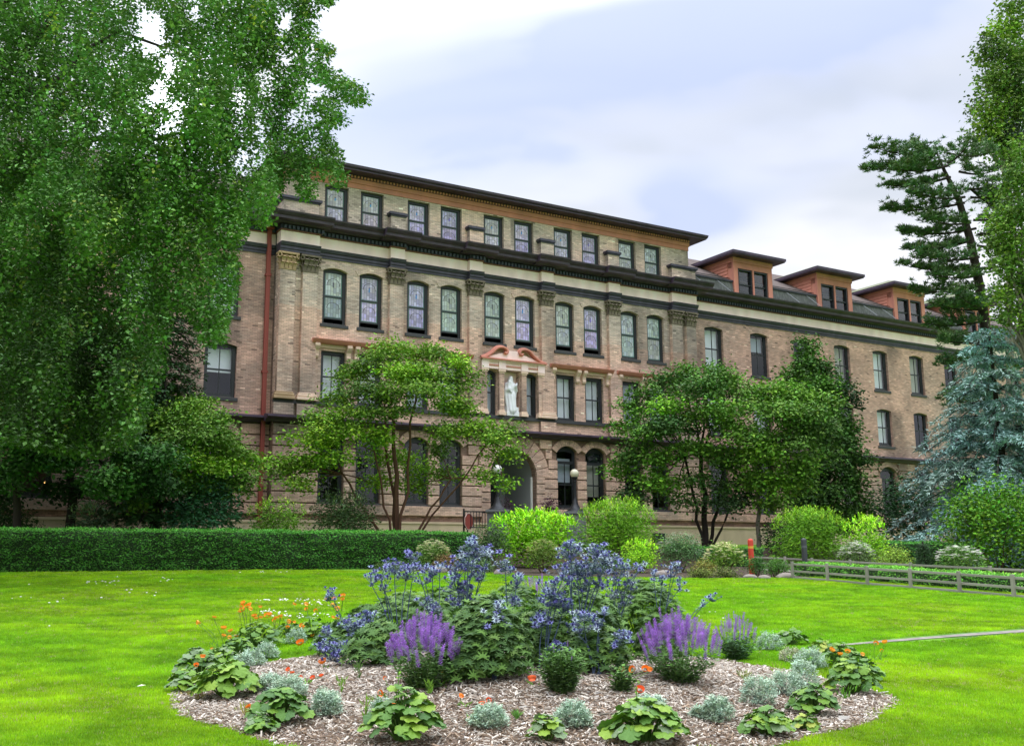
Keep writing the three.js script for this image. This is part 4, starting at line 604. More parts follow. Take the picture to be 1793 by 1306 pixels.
for (const [px, py, z, s, label] of [[765, 996, 35.5, .34, 'pale flat rock at the lawn edge beside the rusty shrub'], [715, 996, 36, .25, 'pale rock at the end of the long hedge'], [880, 1002, 34.6, .3, 'pinkish rock behind the blue flowers'], [1164, 990, 34.8, .34, 'pinkish flat rock right of the blue flowers'], [1313, 1005, 34, .24, 'pale rock below the clipped green balls'], [1338, 1008, 33.9, .2, 'grey rock left of the fence end'], [1375, 1007, 34.4, .3, 'rounded rock at the foot of the first fence post']]) {
  rnd = mulberry(px); const p = onLine(px, z), g = new THREE.IcosahedronGeometry(s * .75, 3), a = g.attributes.position; for (let i = 0; i < a.count; i++) { const k = .75 + .5 * fbm(a.getX(i) * 4 + px, a.getY(i) * 4, a.getZ(i) * 4, 3); a.setXYZ(i, a.getX(i) * k * 1.3, a.getY(i) * k * .62, a.getZ(i) * k); } g.computeVertexNormals(); const t = mesh('rock', g, std(col(.27, .23, .2), .95)); t.position.copy(p).y += s * .2; tag(t, label, 'rock');
}

// ---------------------------------------------------------------- trees
{ // the great weeping tree at the left: hanging strands of small leaves within the outline it has
  rnd = mulberry(77);
  const Z = 26, base = onLine(-135, Z), t = thing('weeping_tree', base, 'huge weeping tree with hanging leafy branches filling the upper left', 'tree');
  const poly = [[-700, -600], [420, -600], [560, -200], [590, 0], [555, 18], [575, 45], [548, 62], [590, 88], [560, 112], [600, 132], [640, 160], [648, 178], [590, 188], [612, 214], [570, 226], [585, 250], [598, 285], [612, 312], [590, 332], [560, 300], [545, 352], [530, 352], [522, 312], [500, 318], [482, 345], [474, 392], [455, 398], [448, 360], [432, 408], [412, 440], [420, 470], [412, 520], [398, 560], [392, 600], [360, 610], [338, 560], [300, 540], [290, 590], [288, 640], [262, 690], [246, 745], [228, 780], [170, 800], [90, 790], [0, 770], [-700, 800]];
  const inside = (x, y) => { let c = false; for (let i = 0, j = poly.length - 1; i < poly.length; j = i++) { const [a, b] = poly[i], [d, e] = poly[j]; if ((b > y) !== (e > y) && x < (d - a) * (y - b) / (e - b) + a) c = !c; } return c; };
  const holes = [[272, 48, 30, 42], [296, 100, 22, 22], [310, 182, 17, 17], [280, 150, 26, 16], [262, 172, 18, 10], [292, 212, 34, 12], [426, 268, 20, 28], [455, 262, 14, 24], [190, 112, 10, 16], [75, 75, 8, 8], [120, 42, 12, 18], [500, 96, 26, 18], [470, 130, 22, 14], [548, 150, 30, 10], [520, 196, 36, 14], [418, 172, 14, 26], [180, 205, 10, 12], [168, 245, 8, 14], [500, 258, 14, 12], [78, 145, 8, 6], [345, 12, 12, 18], [246, 20, 16, 30], [560, 40, 14, 30], [500, 30, 20, 22], [455, 210, 10, 30]];
  const B = new Leaves(150000), wood = [], trunkTop = W(-120, 420, Z), T0 = trunkTop.clone().sub(base);
  wood.push(limb(new THREE.Vector3(0, -.3, 0), T0, .62, .42, 0, .03, 8, 12));
  const limbs = [];
  for (const [px, py, dz] of [[40, 95, -3], [210, 130, -4], [330, 60, -4], [150, 330, -4], [60, 330, -4], [380, 250, -3], [-300, 100, 0], [-420, 250, 3], [-200, -300, -2], [120, -250, 2], [350, -250, -3], [-100, 50, 5], [-250, 200, -5]]) { const P = W(px, py, Z - dz).sub(base); limbs.push(P.clone().add(base)); wood.push(limb(T0.clone().multiplyScalar(rr(.75, 1)), P, .15, .012, .2, .16, 10, 6)); }
  const tone = (x, y, z) => .35 + 1.25 * fbm(x * .75, y * .6, z * .75, 3);
  let made = 0;
  for (let tries = 0; tries < 90000 && made < 20500; tries++) {
    const out = rnd() < .16, px = out ? rr(-640, -10) : rr(-20, 655), py = out ? rr(-500, 720) : (rnd() < .12 ? rr(-500, 0) : rr(-20, 790)), front = rnd() < .72, dz = out ? gauss() * 4 : (front ? ((fbm(px * .0085 + 5, py * .006, 2.2, 3) - .5) * 15 + gauss() * .45) : gauss() * 2.4) * (px > 480 ? .4 : 1), z = Z - dz;
    if (!inside(px, py)) continue;
    let hole = false; const hn = fbm(px * .06, py * .06, 9, 3) * 1.9 - .25; for (const [hx, hy, a, b] of holes) if (((px - hx) / a) ** 2 + ((py - hy) / b) ** 2 < hn * 1.1 && rnd() < .93) { hole = true; break; } if (hole) continue;
    const P = W(px, py, z); const den = fbm(P.x * .8, P.y * .8 + 3, P.z * .8, 3); if (den < (py < 330 && px > 20 ? .25 : .22) && !out) continue;
    const Lmax = rr(.25, .9) * (rnd() < .12 ? 1.8 : 1); let n = Math.round(Lmax / .075), x = P.x, y = P.y, zz = P.z, dx = gauss() * .25 + (px > 540 ? .9 : 0), dzv = gauss() * .25, fall = px > 540 && py < 280 ? .35 : 1;
    const dark = py > 420 && px < 220 ? .62 : 1, cc = tint([.105 * dark, .195 * dark, .056 * dark], .16, .1).map(v => v * tone(P.x, P.y, P.z)); if (rnd() < .05) { cc[0] *= 2.1; cc[1] *= 1.35; }  // lower left strands coloured darker: shade under the crown put into the leaves
    for (let i = 0; i < n; i++) {
      x += dx * .05; zz += dzv * .05; y -= .07 * fall; dx *= .93; dzv *= .93;
      const sx = CX + (x / -zz) * FL, sy = py + (P.y - y) / -zz * FL; if (sx > -10 && !inside(px + (x - P.x) / -zz * FL, sy)) break; let hh = false; for (const [hx, hy, a, b] of holes) if (((px + (x - P.x) / -zz * FL - hx) / a) ** 2 + ((sy - hy) / b) ** 2 < hn * .8) { hh = true; break; } if (hh && rnd() < .5) break;
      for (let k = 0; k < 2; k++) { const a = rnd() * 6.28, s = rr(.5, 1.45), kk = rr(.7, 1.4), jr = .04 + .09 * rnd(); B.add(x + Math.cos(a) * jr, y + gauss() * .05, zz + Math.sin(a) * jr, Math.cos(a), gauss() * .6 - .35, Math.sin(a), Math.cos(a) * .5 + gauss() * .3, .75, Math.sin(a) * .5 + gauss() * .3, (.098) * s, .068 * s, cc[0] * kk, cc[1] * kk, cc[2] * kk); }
    }
    if (made % 60 === 0 && !out && px < 480) { let q = limbs[0]; for (const l of limbs) if (l.distanceTo(P) < q.distanceTo(P)) q = l; if (q.distanceTo(P) < 3) wood.push(limb(q.clone().sub(base), P.clone().sub(base), .016, .004, .2, .25, 7, 4)); }
    made++;
  }
  mesh('trunk', wood, bark.dark, t); mesh('crown', B.geo(base), leafMat, t);
}
conifer('hemlock_tree', 'slender dark hemlock behind the hedge in front of the left wing', 'tree', 268, 500, 40.5, { spread: 3.1, tiers: 20, nb: 8, color: [.04, .085, .034], len: .2, wid: .075, droop: .55, rise: .25, hang: .5, from: .1, shape: f => .35 + .65 * (1 - f), r0: .17, gap: .13, step: .2 });
padTree('layered_maple', 'dark layered maple under the weeping tree at far left', 'tree', 28, 37, [[-40, 620, 80, 60, 0], [40, 560, 70, 60, 1], [120, 620, 80, 50, -1], [30, 680, 100, 40, 1.5], [150, 700, 80, 35, 0], [60, 760, 100, 30, 2], [170, 775, 90, 28, 1], [-40, 780, 80, 40, 0], [230, 800, 60, 24, .5], [100, 815, 80, 22, 1.5], [10, 840, 60, 22, 1], [260, 850, 50, 22, 0], [200, 845, 60, 22, 1.2], [-80, 700, 90, 60, -1], [290, 800, 40, 18, .8]], { fork: 760, color: [.045, .115, .024], len: .17, wid: .1, r0: .16, bark: bark.dark, grad: .15 });
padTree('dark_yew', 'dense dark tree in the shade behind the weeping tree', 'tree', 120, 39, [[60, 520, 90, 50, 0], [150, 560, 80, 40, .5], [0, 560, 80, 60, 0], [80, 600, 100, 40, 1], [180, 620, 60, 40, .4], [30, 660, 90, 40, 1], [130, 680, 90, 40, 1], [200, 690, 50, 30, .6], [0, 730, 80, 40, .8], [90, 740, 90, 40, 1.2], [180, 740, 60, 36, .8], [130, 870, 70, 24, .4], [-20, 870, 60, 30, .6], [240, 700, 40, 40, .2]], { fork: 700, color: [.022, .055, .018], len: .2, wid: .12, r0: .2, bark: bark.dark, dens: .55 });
padTree('layered_maple', 'yellowish green layered maple before the left wing windows', 'tree', 262, 40, [[330, 720, 60, 24, 0], [380, 745, 50, 22, 1], [290, 700, 40, 26, -1], [350, 770, 70, 20, 1.4], [300, 790, 60, 22, .6], [400, 790, 45, 20, .5], [430, 815, 40, 18, 0], [360, 815, 60, 20, 1.5], [310, 840, 50, 18, 1], [420, 850, 40, 22, .5], [260, 760, 50, 26, -.5], [250, 830, 50, 24, 1], [340, 860, 60, 20, .6], [250, 880, 40, 18, .8], [300, 740, 50, 24, .8]], { fork: 850, color: [.13, .22, .03], len: .15, wid: .09, r0: .11, bark: bark.dark, grad: .2 });
padTree('paperbark_maple', 'spreading multi-stemmed maple with reddish bark left of the entrance', 'tree', 695, 42.6, [
  [690, 612, 42, 16, 0], [670, 632, 40, 14, .5], [730, 625, 46, 14, -.6], [770, 620, 40, 14, 0], [800, 640, 32, 14, .5], [640, 650, 50, 16, .4], [600, 665, 40, 14, -.5], [700, 655, 60, 16, 1.4], [740, 660, 60, 18, 1], [790, 672, 44, 20, .4], [820, 665, 22, 20, 0], [650, 690, 62, 18, 1.6], [720, 690, 60, 16, 2], [590, 700, 40, 14, .4], [770, 705, 50, 16, 1], [810, 720, 34, 18, .4], [610, 730, 50, 16, 1.2], [560, 740, 40, 16, .4], [680, 725, 50, 14, 1.6], [590, 760, 60, 18, 1.4], [545, 775, 44, 16, .8], [650, 765, 46, 14, 1.5], [500, 810, 38, 18, .4], [540, 815, 50, 16, 1], [580, 800, 40, 14, 1.2], [490, 830, 26, 14, .6], [840, 745, 36, 16, .6], [800, 760, 50, 16, 1], [860, 770, 44, 16, .5], [890, 755, 26, 16, 0], [895, 795, 26, 16, .2], [870, 800, 22, 14, .5], [770, 790, 30, 20, -1.4], [740, 820, 40, 26, -1.6], [720, 850, 34, 20, -1.4], [790, 830, 26, 14, -.6], [845, 835, 30, 12, .6], [885, 850, 16, 12, .8], [660, 845, 30, 16, -1], [690, 800, 40, 14, -.6], [520, 850, 34, 10, .8]],
  { fork: 760, stems: [[690, 0, 740, 0, .13], [600, -1, 830, .6, .07], [672, -.5, 700, -.5, .08], [790, 1.2, 838, .4, .06], [735, .8, 660, .8, .07], [860, 1.5, 770, .5, .05], [655, -.6, 790, 1, .06]], color: [.175, .275, .03], len: .15, wid: .09, bark: bark.red, grad: .22, dens: .66, v: .2, hue: .14 });
padTree('round_maple', 'leafy green maple with dark trunks right of the entrance', 'tree', 1238, 51, [
  [1200, 655, 36, 16, 0], [1240, 662, 40, 18, .6], [1170, 675, 40, 18, 0], [1140, 695, 36, 18, .5], [1220, 690, 60, 20, 1.6], [1270, 680, 40, 20, 0], [1300, 700, 30, 22, -.4], [1110, 720, 34, 18, .4], [1160, 720, 50, 18, 1.6], [1250, 725, 60, 20, 2], [1200, 745, 60, 18, 2], [1095, 755, 28, 18, .6], [1140, 765, 46, 18, 1.4], [1290, 755, 40, 22, 1], [1105, 795, 36, 22, .8], [1160, 800, 44, 18, 1.6], [1230, 790, 50, 18, 1.6], [1280, 800, 40, 20, 1], [1085, 830, 28, 22, .6], [1130, 840, 40, 24, 1], [1110, 870, 34, 18, .6], [1290, 840, 36, 26, .8], [1250, 850, 40, 20, 1], [1185, 850, 30, 18, -1], [1270, 885, 40, 14, 1.2], [1205, 880, 28, 12, .8], [1310, 870, 26, 18, .6]],
  { fork: 830, stems: [[1228, 0, 800, 0, .17], [1270, .6, 810, -.4, .1], [1200, -.4, 800, .5, .09], [1300, .9, 840, .4, .07]], color: [.10, .20, .03], len: .19, wid: .115, bark: bark.dark, grad: .25, dens: .8 });
padTree('slender_maple', 'leafy maple with a slender pale trunk beside the pyramid tree', 'tree', 1328, 49.2, [
  [1330, 690, 40, 20, 0], [1370, 690, 46, 18, .6], [1410, 700, 44, 18, .4], [1440, 715, 34, 18, 0], [1350, 725, 60, 20, 1.6], [1400, 735, 50, 18, 1.4], [1330, 765, 50, 22, 1.4], [1380, 775, 50, 20, 1.6], [1430, 760, 40, 20, .8], [1345, 805, 46, 22, 1.4], [1395, 815, 36, 20, 1.2], [1330, 845, 34, 22, .8], [1370, 850, 36, 22, 1.2], [1400, 845, 26, 20, .6], [1350, 880, 34, 16, .8], [1320, 800, 30, 20, .4], [1450, 790, 24, 20, .4]],
  { fork: 800, color: [.12, .22, .03], len: .19, wid: .115, r0: .12, bark: bark.grey, grad: .2 });
padTree('pyramid_tree', 'dense dark green pyramid shaped tree before the right wing', 'tree', 1448, 55, [
  [1415, 612, 22, 22, 0], [1410, 640, 34, 20, .4], [1440, 650, 38, 20, 0], [1395, 665, 36, 18, .6], [1455, 672, 36, 18, .5], [1425, 690, 50, 22, 1], [1475, 700, 28, 20, .4], [1400, 715, 50, 20, 1], [1465, 735, 36, 24, 1], [1490, 760, 24, 24, .4], [1430, 760, 60, 24, 1.4], [1470, 790, 46, 24, 1.2], [1500, 810, 24, 24, .4], [1440, 820, 60, 24, 1.4], [1490, 850, 36, 26, 1], [1450, 870, 60, 24, 1.6], [1505, 890, 26, 26, .6], [1410, 880, 46, 24, 1.2], [1470, 915, 60, 26, 1.4], [1420, 925, 50, 22, 1.2], [1390, 850, 30, 24, .6]],
  { fork: 880, color: [.055, .12, .02], len: .21, wid: .13, r0: .2, bark: bark.dark, grad: .16, dens: 1.1 });
conifer('blue_cedar', 'silvery blue-green weeping cedar at the right', 'cedar', 1772, 560, 48, { spread: 6.0, tiers: 16, nb: 11, color: [.22, .35, .32], len: .28, wid: .06, droop: .62, rise: .42, hang: .5, from: .06, shape: f => .1 + .9 * Math.pow(1 - f, .85), r0: .28, gap: .15, step: .2, side: .55, per: 3, bw: 1.2 });
{ // tall pine with flat layered branches, leaning to the left at its top
  rnd = mulberry(321); const Z = 54, base = onLine(1745, Z), t = thing('tall_pine', base, 'tall dark pine with flat layered branches and bare leaning trunk at upper right', 'pine'), k = PXM(Z), B = new Leaves(40000), wood = [];
  const axis = [[1745, 960], [1738, 800], [1730, 600], [1716, 500], [1700, 420], [1680, 350], [1655, 300], [1640, 265]].map(([x, y]) => W(x, y, Z).sub(base)); axis[0].set(0, -.2, 0); wood.push(tube(axis, [.36, .33, .28, .25, .22, .17, .1, .04], 9));
  for (const [x0, y0, x1, y1, w, dz] of [[1640, 268, 1530, 262, 26, .5], [1650, 280, 1515, 298, 16, -.6], [1660, 268, 1740, 270, 26, -.5], [1660, 290, 1570, 300, 22, 1.4], [1665, 310, 1550, 328, 14, .3], [1680, 300, 1750, 300, 26, .8], [1690, 345, 1600, 340, 24, 1.5], [1690, 355, 1550, 370, 18, -.4], [1700, 345, 1770, 335, 26, .5], [1700, 390, 1620, 385, 20, 1.4], [1710, 400, 1580, 410, 14, .2], [1705, 420, 1590, 438, 16, .8], [1715, 410, 1790, 390, 22, -.5], [1715, 450, 1610, 452, 24, 1.2], [1720, 470, 1580, 468, 15, -.2], [1720, 480, 1640, 485, 22, 1.3], [1725, 500, 1600, 512, 14, .4], [1722, 470, 1800, 450, 22, .6], [1728, 540, 1640, 535, 20, 1], [1730, 560, 1620, 570, 18, .2], [1732, 590, 1650, 600, 22, 1.2], [1735, 560, 1810, 540, 24, .5], [1735, 620, 1650, 640, 24, .8], [1735, 660, 1800, 640, 26, .8], [1736, 700, 1660, 700, 24, 1], [1700, 330, 1760, 372, 20, -1], [1660, 285, 1700, 250, 26, .8], [1690, 330, 1790, 318, 28, 1], [1705, 385, 1800, 370, 28, .8], [1712, 430, 1800, 425, 26, 1], [1725, 520, 1800, 500, 28, .8], [1728, 540, 1680, 520, 24, 1.8], [1640, 268, 1590, 285, 24, 1.2], [1640, 268, 1600, 256, 18, -.8]]) {
    const a = W(x0, y0, Z).sub(base), b = W(x1, y1, Z - dz * 1.6).sub(base), n = 10, pts = []; for (let i = 0; i <= n; i++) { const u = i / n, p = a.clone().lerp(b, u); p.y += Math.sin(u * 3.14) * -.18 + u * u * .12; pts.push(p); } wood.push(tube(pts, pts.map((_, i) => .07 * (1 - i / 11) + .008), 5));
    const L = a.distanceTo(b), dir = b.clone().sub(a).normalize(); for (let i = 0; i < L * 32; i++) { const u = .12 + .9 * Math.pow(rnd(), .8), k0 = Math.min(9, Math.floor(u * 10)), p = pts[k0].clone().lerp(pts[Math.min(10, k0 + 1)], Math.min(1.1, u * 10 - k0)), sw = w * k * 1.8 * Math.sin(Math.min(1, u * 1.15) * 2.6 + .25), o = gauss() * .55; const X = p.x - dir.z * o * sw + gauss() * .08, Zq = p.z + dir.x * o * sw + gauss() * .08, Y = p.y + Math.abs(gauss()) * w * k * .4 - Math.abs(o) * .1, cc = tint([.085, .14, .06], .22, .1);
      for (let q = 0; q < 20; q++) { const f = rnd() * 6.28, e = rr(-.2, 1), l = Math.sqrt(1 - Math.min(.9, e * e)); B.add(base.x + X, base.y + Y, base.z + Zq, Math.cos(f) * l + dir.x * .5, e, Math.sin(f) * l + dir.z * .5, gauss(), 1, gauss(), rr(.18, .34), .05, ...cc.map(v => v * rr(.8, 1.2))); } }
  }
  mesh('trunk', wood, bark.dark, t); mesh('crown', B.geo(base), needleMat, t);
}
padTree('columnar_tree', 'tall narrow light green tree rising out of the top right corner', 'tree', 1768, 60, [[1768, 15, 12, 24, 0], [1752, 50, 18, 26, .3], [1776, 60, 22, 34, 0], [1738, 85, 16, 26, .4], [1765, 105, 30, 34, .8], [1725, 105, 10, 18, 0], [1795, 100, 24, 40, 0], [1740, 140, 24, 30, 1], [1775, 160, 30, 30, .6], [1722, 150, 12, 22, 0], [1735, 190, 26, 26, 1], [1780, 200, 30, 30, .4], [1715, 190, 12, 14, 0], [1740, 225, 28, 20, .8], [1775, 245, 30, 26, .6], [1800, 180, 30, 40, 0], [1725, 235, 16, 12, 0], [1800, 280, 24, 40, .5], [1790, 20, 14, 30, 0], [1750, 262, 22, 12, .5]], { fork: 330, color: [.11, .165, .035], len: .24, wid: .15, r0: .3, bark: bark.grey, grad: .22, up: .3, flat: 1, dens: 1.5, branches: true });
padTree('columnar_tree', 'bright green leafy tree at the right edge beside the pine', 'tree', 1800, 46, [[1790, 270, 22, 24, 0], [1775, 310, 20, 26, .4], [1795, 330, 30, 30, .6], [1760, 350, 18, 22, .3], [1785, 375, 34, 30, .8], [1755, 390, 24, 22, .6], [1780, 420, 36, 30, .8], [1748, 430, 16, 20, .2], [1775, 460, 36, 28, .6], [1790, 500, 30, 30, .4], [1765, 520, 26, 24, .2], [1795, 560, 30, 30, .4], [1760, 560, 16, 20, 0], [1840, 400, 40, 90, 0], [1845, 560, 40, 90, 0]], { fork: 640, color: [.105, .175, .03], len: .19, wid: .12, r0: .2, bark: bark.grey, grad: .2, up: .3, flat: 1 });

// ---------------------------------------------------------------- plants of the flower bed
const bp = (px, py) => { const d = dirOf(px, py); let a = 2, b = 40; for (let i = 0; i < 40; i++) { const t = (a + b) / 2, p = d.clone().multiplyScalar(t / -d.z); if (p.y + EYE > BG(p.x, p.z)) a = t; else b = t; } const p = d.multiplyScalar(a / -d.z); return new THREE.Vector3(p.x, BG(p.x, p.z), p.z); };
const vcMat = (rough = .8) => new THREE.MeshStandardMaterial({ vertexColors: true, roughness: rough, side: THREE.DoubleSide });
const greenStem = std(col(.1, .2, .03), .7), blueStem = std(col(.06, .09, .16), .6), silverStem = std(col(.2, .26, .22), .8), orange = new THREE.MeshPhysicalMaterial({ color: col(.95, .24, .006), roughness: .7, transmission: .2, thickness: 0, side: THREE.DoubleSide }), paleOrange = new THREE.MeshPhysicalMaterial({ color: col(.95, .38, .02), roughness: .7, transmission: .2, thickness: 0, side: THREE.DoubleSide }), redOrange = new THREE.MeshPhysicalMaterial({ color: col(.92, .15, .03), roughness: .7, transmission: .2, thickness: 0, side: THREE.DoubleSide });
const lift = (g, c) => { g.deleteAttribute('uv'); const n = g.attributes.position.count, a = new Float32Array(n * 3); for (let i = 0; i < n; i++) { a[i * 3] = c[0]; a[i * 3 + 1] = c[1]; a[i * 3 + 2] = c[2]; } g.setAttribute('color', new THREE.BufferAttribute(a, 3)); return g; };
// sage: green mound below, dense violet flower spikes above
const spikeGeos = [0, 1, 2].map(v => { rnd = mulberry(40 + v); const B = new Leaves(100), h = 1; for (let i = 0; i < 46; i++) { const y = i / 46, a = i * 2.4, r = .11 * (1 - y * .65), k = rr(.7, 1.25), dry = rnd() > .9; const c = dry ? [.2, .1, .22] : [.27 * k, .09 * k, .46 * k]; B.add(Math.cos(a) * r * .3, y * h, Math.sin(a) * r * .3, Math.cos(a), .5, Math.sin(a), Math.cos(a) * .3, 1, Math.sin(a) * .3, .15, .085, ...c); } return B.geo(); });
const spikeMat = petalMat;
function sage(px, py, w, top, label, spikes, o = {}) {
  rnd = mulberry(px * 3 + py); const c = bp(px, py), z = -c.z, k = PXM(z), W2 = w / 2 * k, H = (py - top) * k, t = thing('sage_plant', c, label, 'sage', 'violet sages in the flower bed'), B = new Leaves(3000); delete t.userData.group; const st = [];
  const n = o.leaf ?? 170; for (let i = 0; i < n; i++) { const a = rnd() * 6.28, r = Math.sqrt(rnd()), lean = r * .62, h = H * (o.leafTop ?? .62) * rr(.45, 1) * (1 - .2 * r), bx = Math.cos(a) * W2 * .35 * r, bz = Math.sin(a) * W2 * .35 * r, tx = Math.cos(a) * W2 * r * .95, tz = Math.sin(a) * W2 * r * .95; if (i % 4 === 0) st.push(tube([new THREE.Vector3(bx, 0, bz), new THREE.Vector3((bx + tx) / 2, h * .6, (bz + tz) / 2), new THREE.Vector3(tx, h, tz)], [.004, .003, .002], 4));
    for (let j = 0; j < 9; j++) { const u = (j + 1) / 9, b = rnd() * 6.28, kk = rr(.6, 1.3), s = rr(.7, 1.2); B.add(c.x + bx + (tx - bx) * u + Math.cos(b) * .01, c.y + h * u, c.z + bz + (tz - bz) * u + Math.sin(b) * .01, Math.cos(b) + Math.cos(a) * .3, rr(-.1, .6), Math.sin(b) + Math.sin(a) * .3, gauss() * .2, 1, gauss() * .2, .06 * s, .027 * s, .10 * kk, .19 * kk, (o.grey ? .095 : .045) * kk); } }
  mesh('leaves', B.geo(c), leafMat, t); mesh('stems', st, greenStem, t);
  for (let i = 0; i < spikes; i++) { const a = i * 2.4 + gauss() * .2, r = Math.sqrt((i + .5) / spikes) * .96, hh = H * (1 - .42 * r * r + gauss() * .05), L = (o.spike ?? .15) * rr(.75, 1.15), m = mesh('flower_spike', spikeGeos[i % 3], spikeMat, t); m.position.set(Math.cos(a) * W2 * r, hh - L, Math.sin(a) * W2 * r); m.rotation.set(Math.sin(a) * r * .3 + gauss() * .05, 0, -Math.cos(a) * r * .3 + gauss() * .05); m.scale.set(L * .95, L, L * .95); }
  return t;
}
sage(742, 1206, 122, 1086, 'violet sage clump in bloom left of the centre of the bed', 110);
sage(1193, 1196, 132, 1082, 'largest violet sage clump right of the centre of the bed', 120);
sage(1291, 1157, 66, 1080, 'smaller paler violet sage at the right of the bed', 56, { grey: true, spike: .12 });
sage(984, 1214, 76, 1128, 'leafy sage without open flowers in front of the sea holly', 6, { leafTop: .98, leaf: 260, spike: .06 });
sage(1089, 1212, 36, 1168, 'little leafy seedling right of the leafy sage', 0, { leafTop: 1, leaf: 60 });
sage(945, 1100, 120, 1012, 'violet sage half hidden among the sea hollies at the centre', 60, { grey: true });

// leafy clumps with dark lobed leaves
const lobed = new THREE.Shape(); { const P = []; for (let i = 0; i < 7; i++) { const a = -1.95 + i * .65; P.push([a, i % 2 || i === 0 || i === 6 || true ? 1 - Math.abs(i - 3) * .09 : .5]); if (i < 6) P.push([a + .325, .42]); } lobed.moveTo(0, 0); for (const [a, r] of P) { lobed.lineTo(Math.sin(a - .09) * r, Math.cos(a - .09) * r); lobed.lineTo(Math.sin(a + .09) * r * .97, Math.cos(a + .09) * r * .97); } lobed.lineTo(0, 0); }
const lobedGeos = [0, 1].map(v => { const g = new THREE.ShapeGeometry(lobed, 2), p = g.attributes.position; for (let i = 0; i < p.count; i++) { const x = p.getX(i), y = p.getY(i); p.setZ(i, -.18 * (x * x + y * y) + .12 * Math.abs(x) + v * .05 * y); } g.rotateX(-Math.PI / 2); g.computeVertexNormals(); return g; });
const greenLeaf = [[.08, .18, .03], [.12, .25, .035], [.06, .14, .03], [.14, .25, .045]].map(c => new THREE.MeshPhysicalMaterial({ color: col(...c), roughness: .75, transmission: .22, thickness: 0, side: THREE.DoubleSide, specularIntensity: .7 }));
function leafyClump(px, py, w, top, label, o = {}) {
  rnd = mulberry(px * 5 + py); const c = bp(px, py), k = PXM(-c.z), W2 = w / 2 * k, H = (py - top - 14) * k, t = thing('leafy_plant', c, label, 'leafy plant'), sets = greenLeaf.map(() => []), st = [], n = (o.n ?? 420) * 2.2, dm = new THREE.Object3D();
  for (let i = 0; i < n; i++) { const a = rnd() * 6.28, e = Math.pow(rnd(), .75), r = Math.sqrt(1 - e * e) * rr(.72, 1.04), x = Math.cos(a) * W2 * r, z = Math.sin(a) * W2 * r * .85, y = H * (.06 + .9 * e) * rr(.9, 1.06), s = rr(.045, .09) * (o.size ?? 1); dm.position.set(x, y, z); dm.rotation.set(0, 0, 0); dm.up.set(0, 1, 0); dm.rotation.set(rr(.1, .75) + (1 - e) * .55, Math.PI / 2 - a + Math.PI + gauss() * .5, gauss() * .25, 'YXZ'); dm.rotation.y = -a - Math.PI / 2 + gauss() * .5 + Math.PI; dm.scale.setScalar(s); dm.updateMatrix(); sets[Math.min(3, Math.floor(rnd() * 3.5))].push(lobedGeos[i % 2].clone().applyMatrix4(dm.matrix)); if (i % 9 === 0) st.push(tube([new THREE.Vector3(x * .15, 0, z * .15), new THREE.Vector3(x * .55, y * .75, z * .55), new THREE.Vector3(x, y, z)], [.006, .004, .003], 4)); }
  sets.forEach((s, i) => mesh('leaves', s, greenLeaf[i], t).userData.kind = 'stuff'); mesh('stems', st, greenStem, t); return t;
}
leafyClump(712, 1140, 200, 1030, 'dark lobed leafy plant at the left of the sea hollies');
leafyClump(640, 1110, 90, 1050, 'low dark leafy plant at the left rear of the bed', { n: 180 });
leafyClump(850, 1186, 170, 1040, 'dark lobed leafy plant in the middle of the bed', { n: 460 });
leafyClump(1015, 1150, 170, 1020, 'dark lobed leafy plant right of the bed centre', { n: 460 });
leafyClump(1125, 1130, 170, 1010, 'dark lobed leafy plant at the right of the sea hollies', { n: 520 });
leafyClump(665, 1165, 130, 1080, 'dark leafy plant between low sea holly and left sage', { n: 240 });
leafyClump(1155, 1160, 90, 1062, 'dark leafy plant behind the largest violet sage', { n: 200 });
leafyClump(815, 1192, 130, 1090, 'low leafy plant at the front of the bed mound', { n: 240 });
leafyClump(600, 1150, 110, 1075, 'low dark leafy plant under the leaning sea holly stem', { n: 180 });
leafyClump(950, 1165, 130, 1060, 'leafy plant in front of the violet-blue sea holly', { n: 320 });
leafyClump(1040, 1176, 130, 1080, 'low dark leafy plant between the two right sages', { n: 260 });
leafyClump(780, 1120, 160, 1022, 'leafy plant behind the left violet sage', { n: 380 });
leafyClump(900, 1110, 150, 1015, 'leafy plant at the back of the bed centre', { n: 330 });

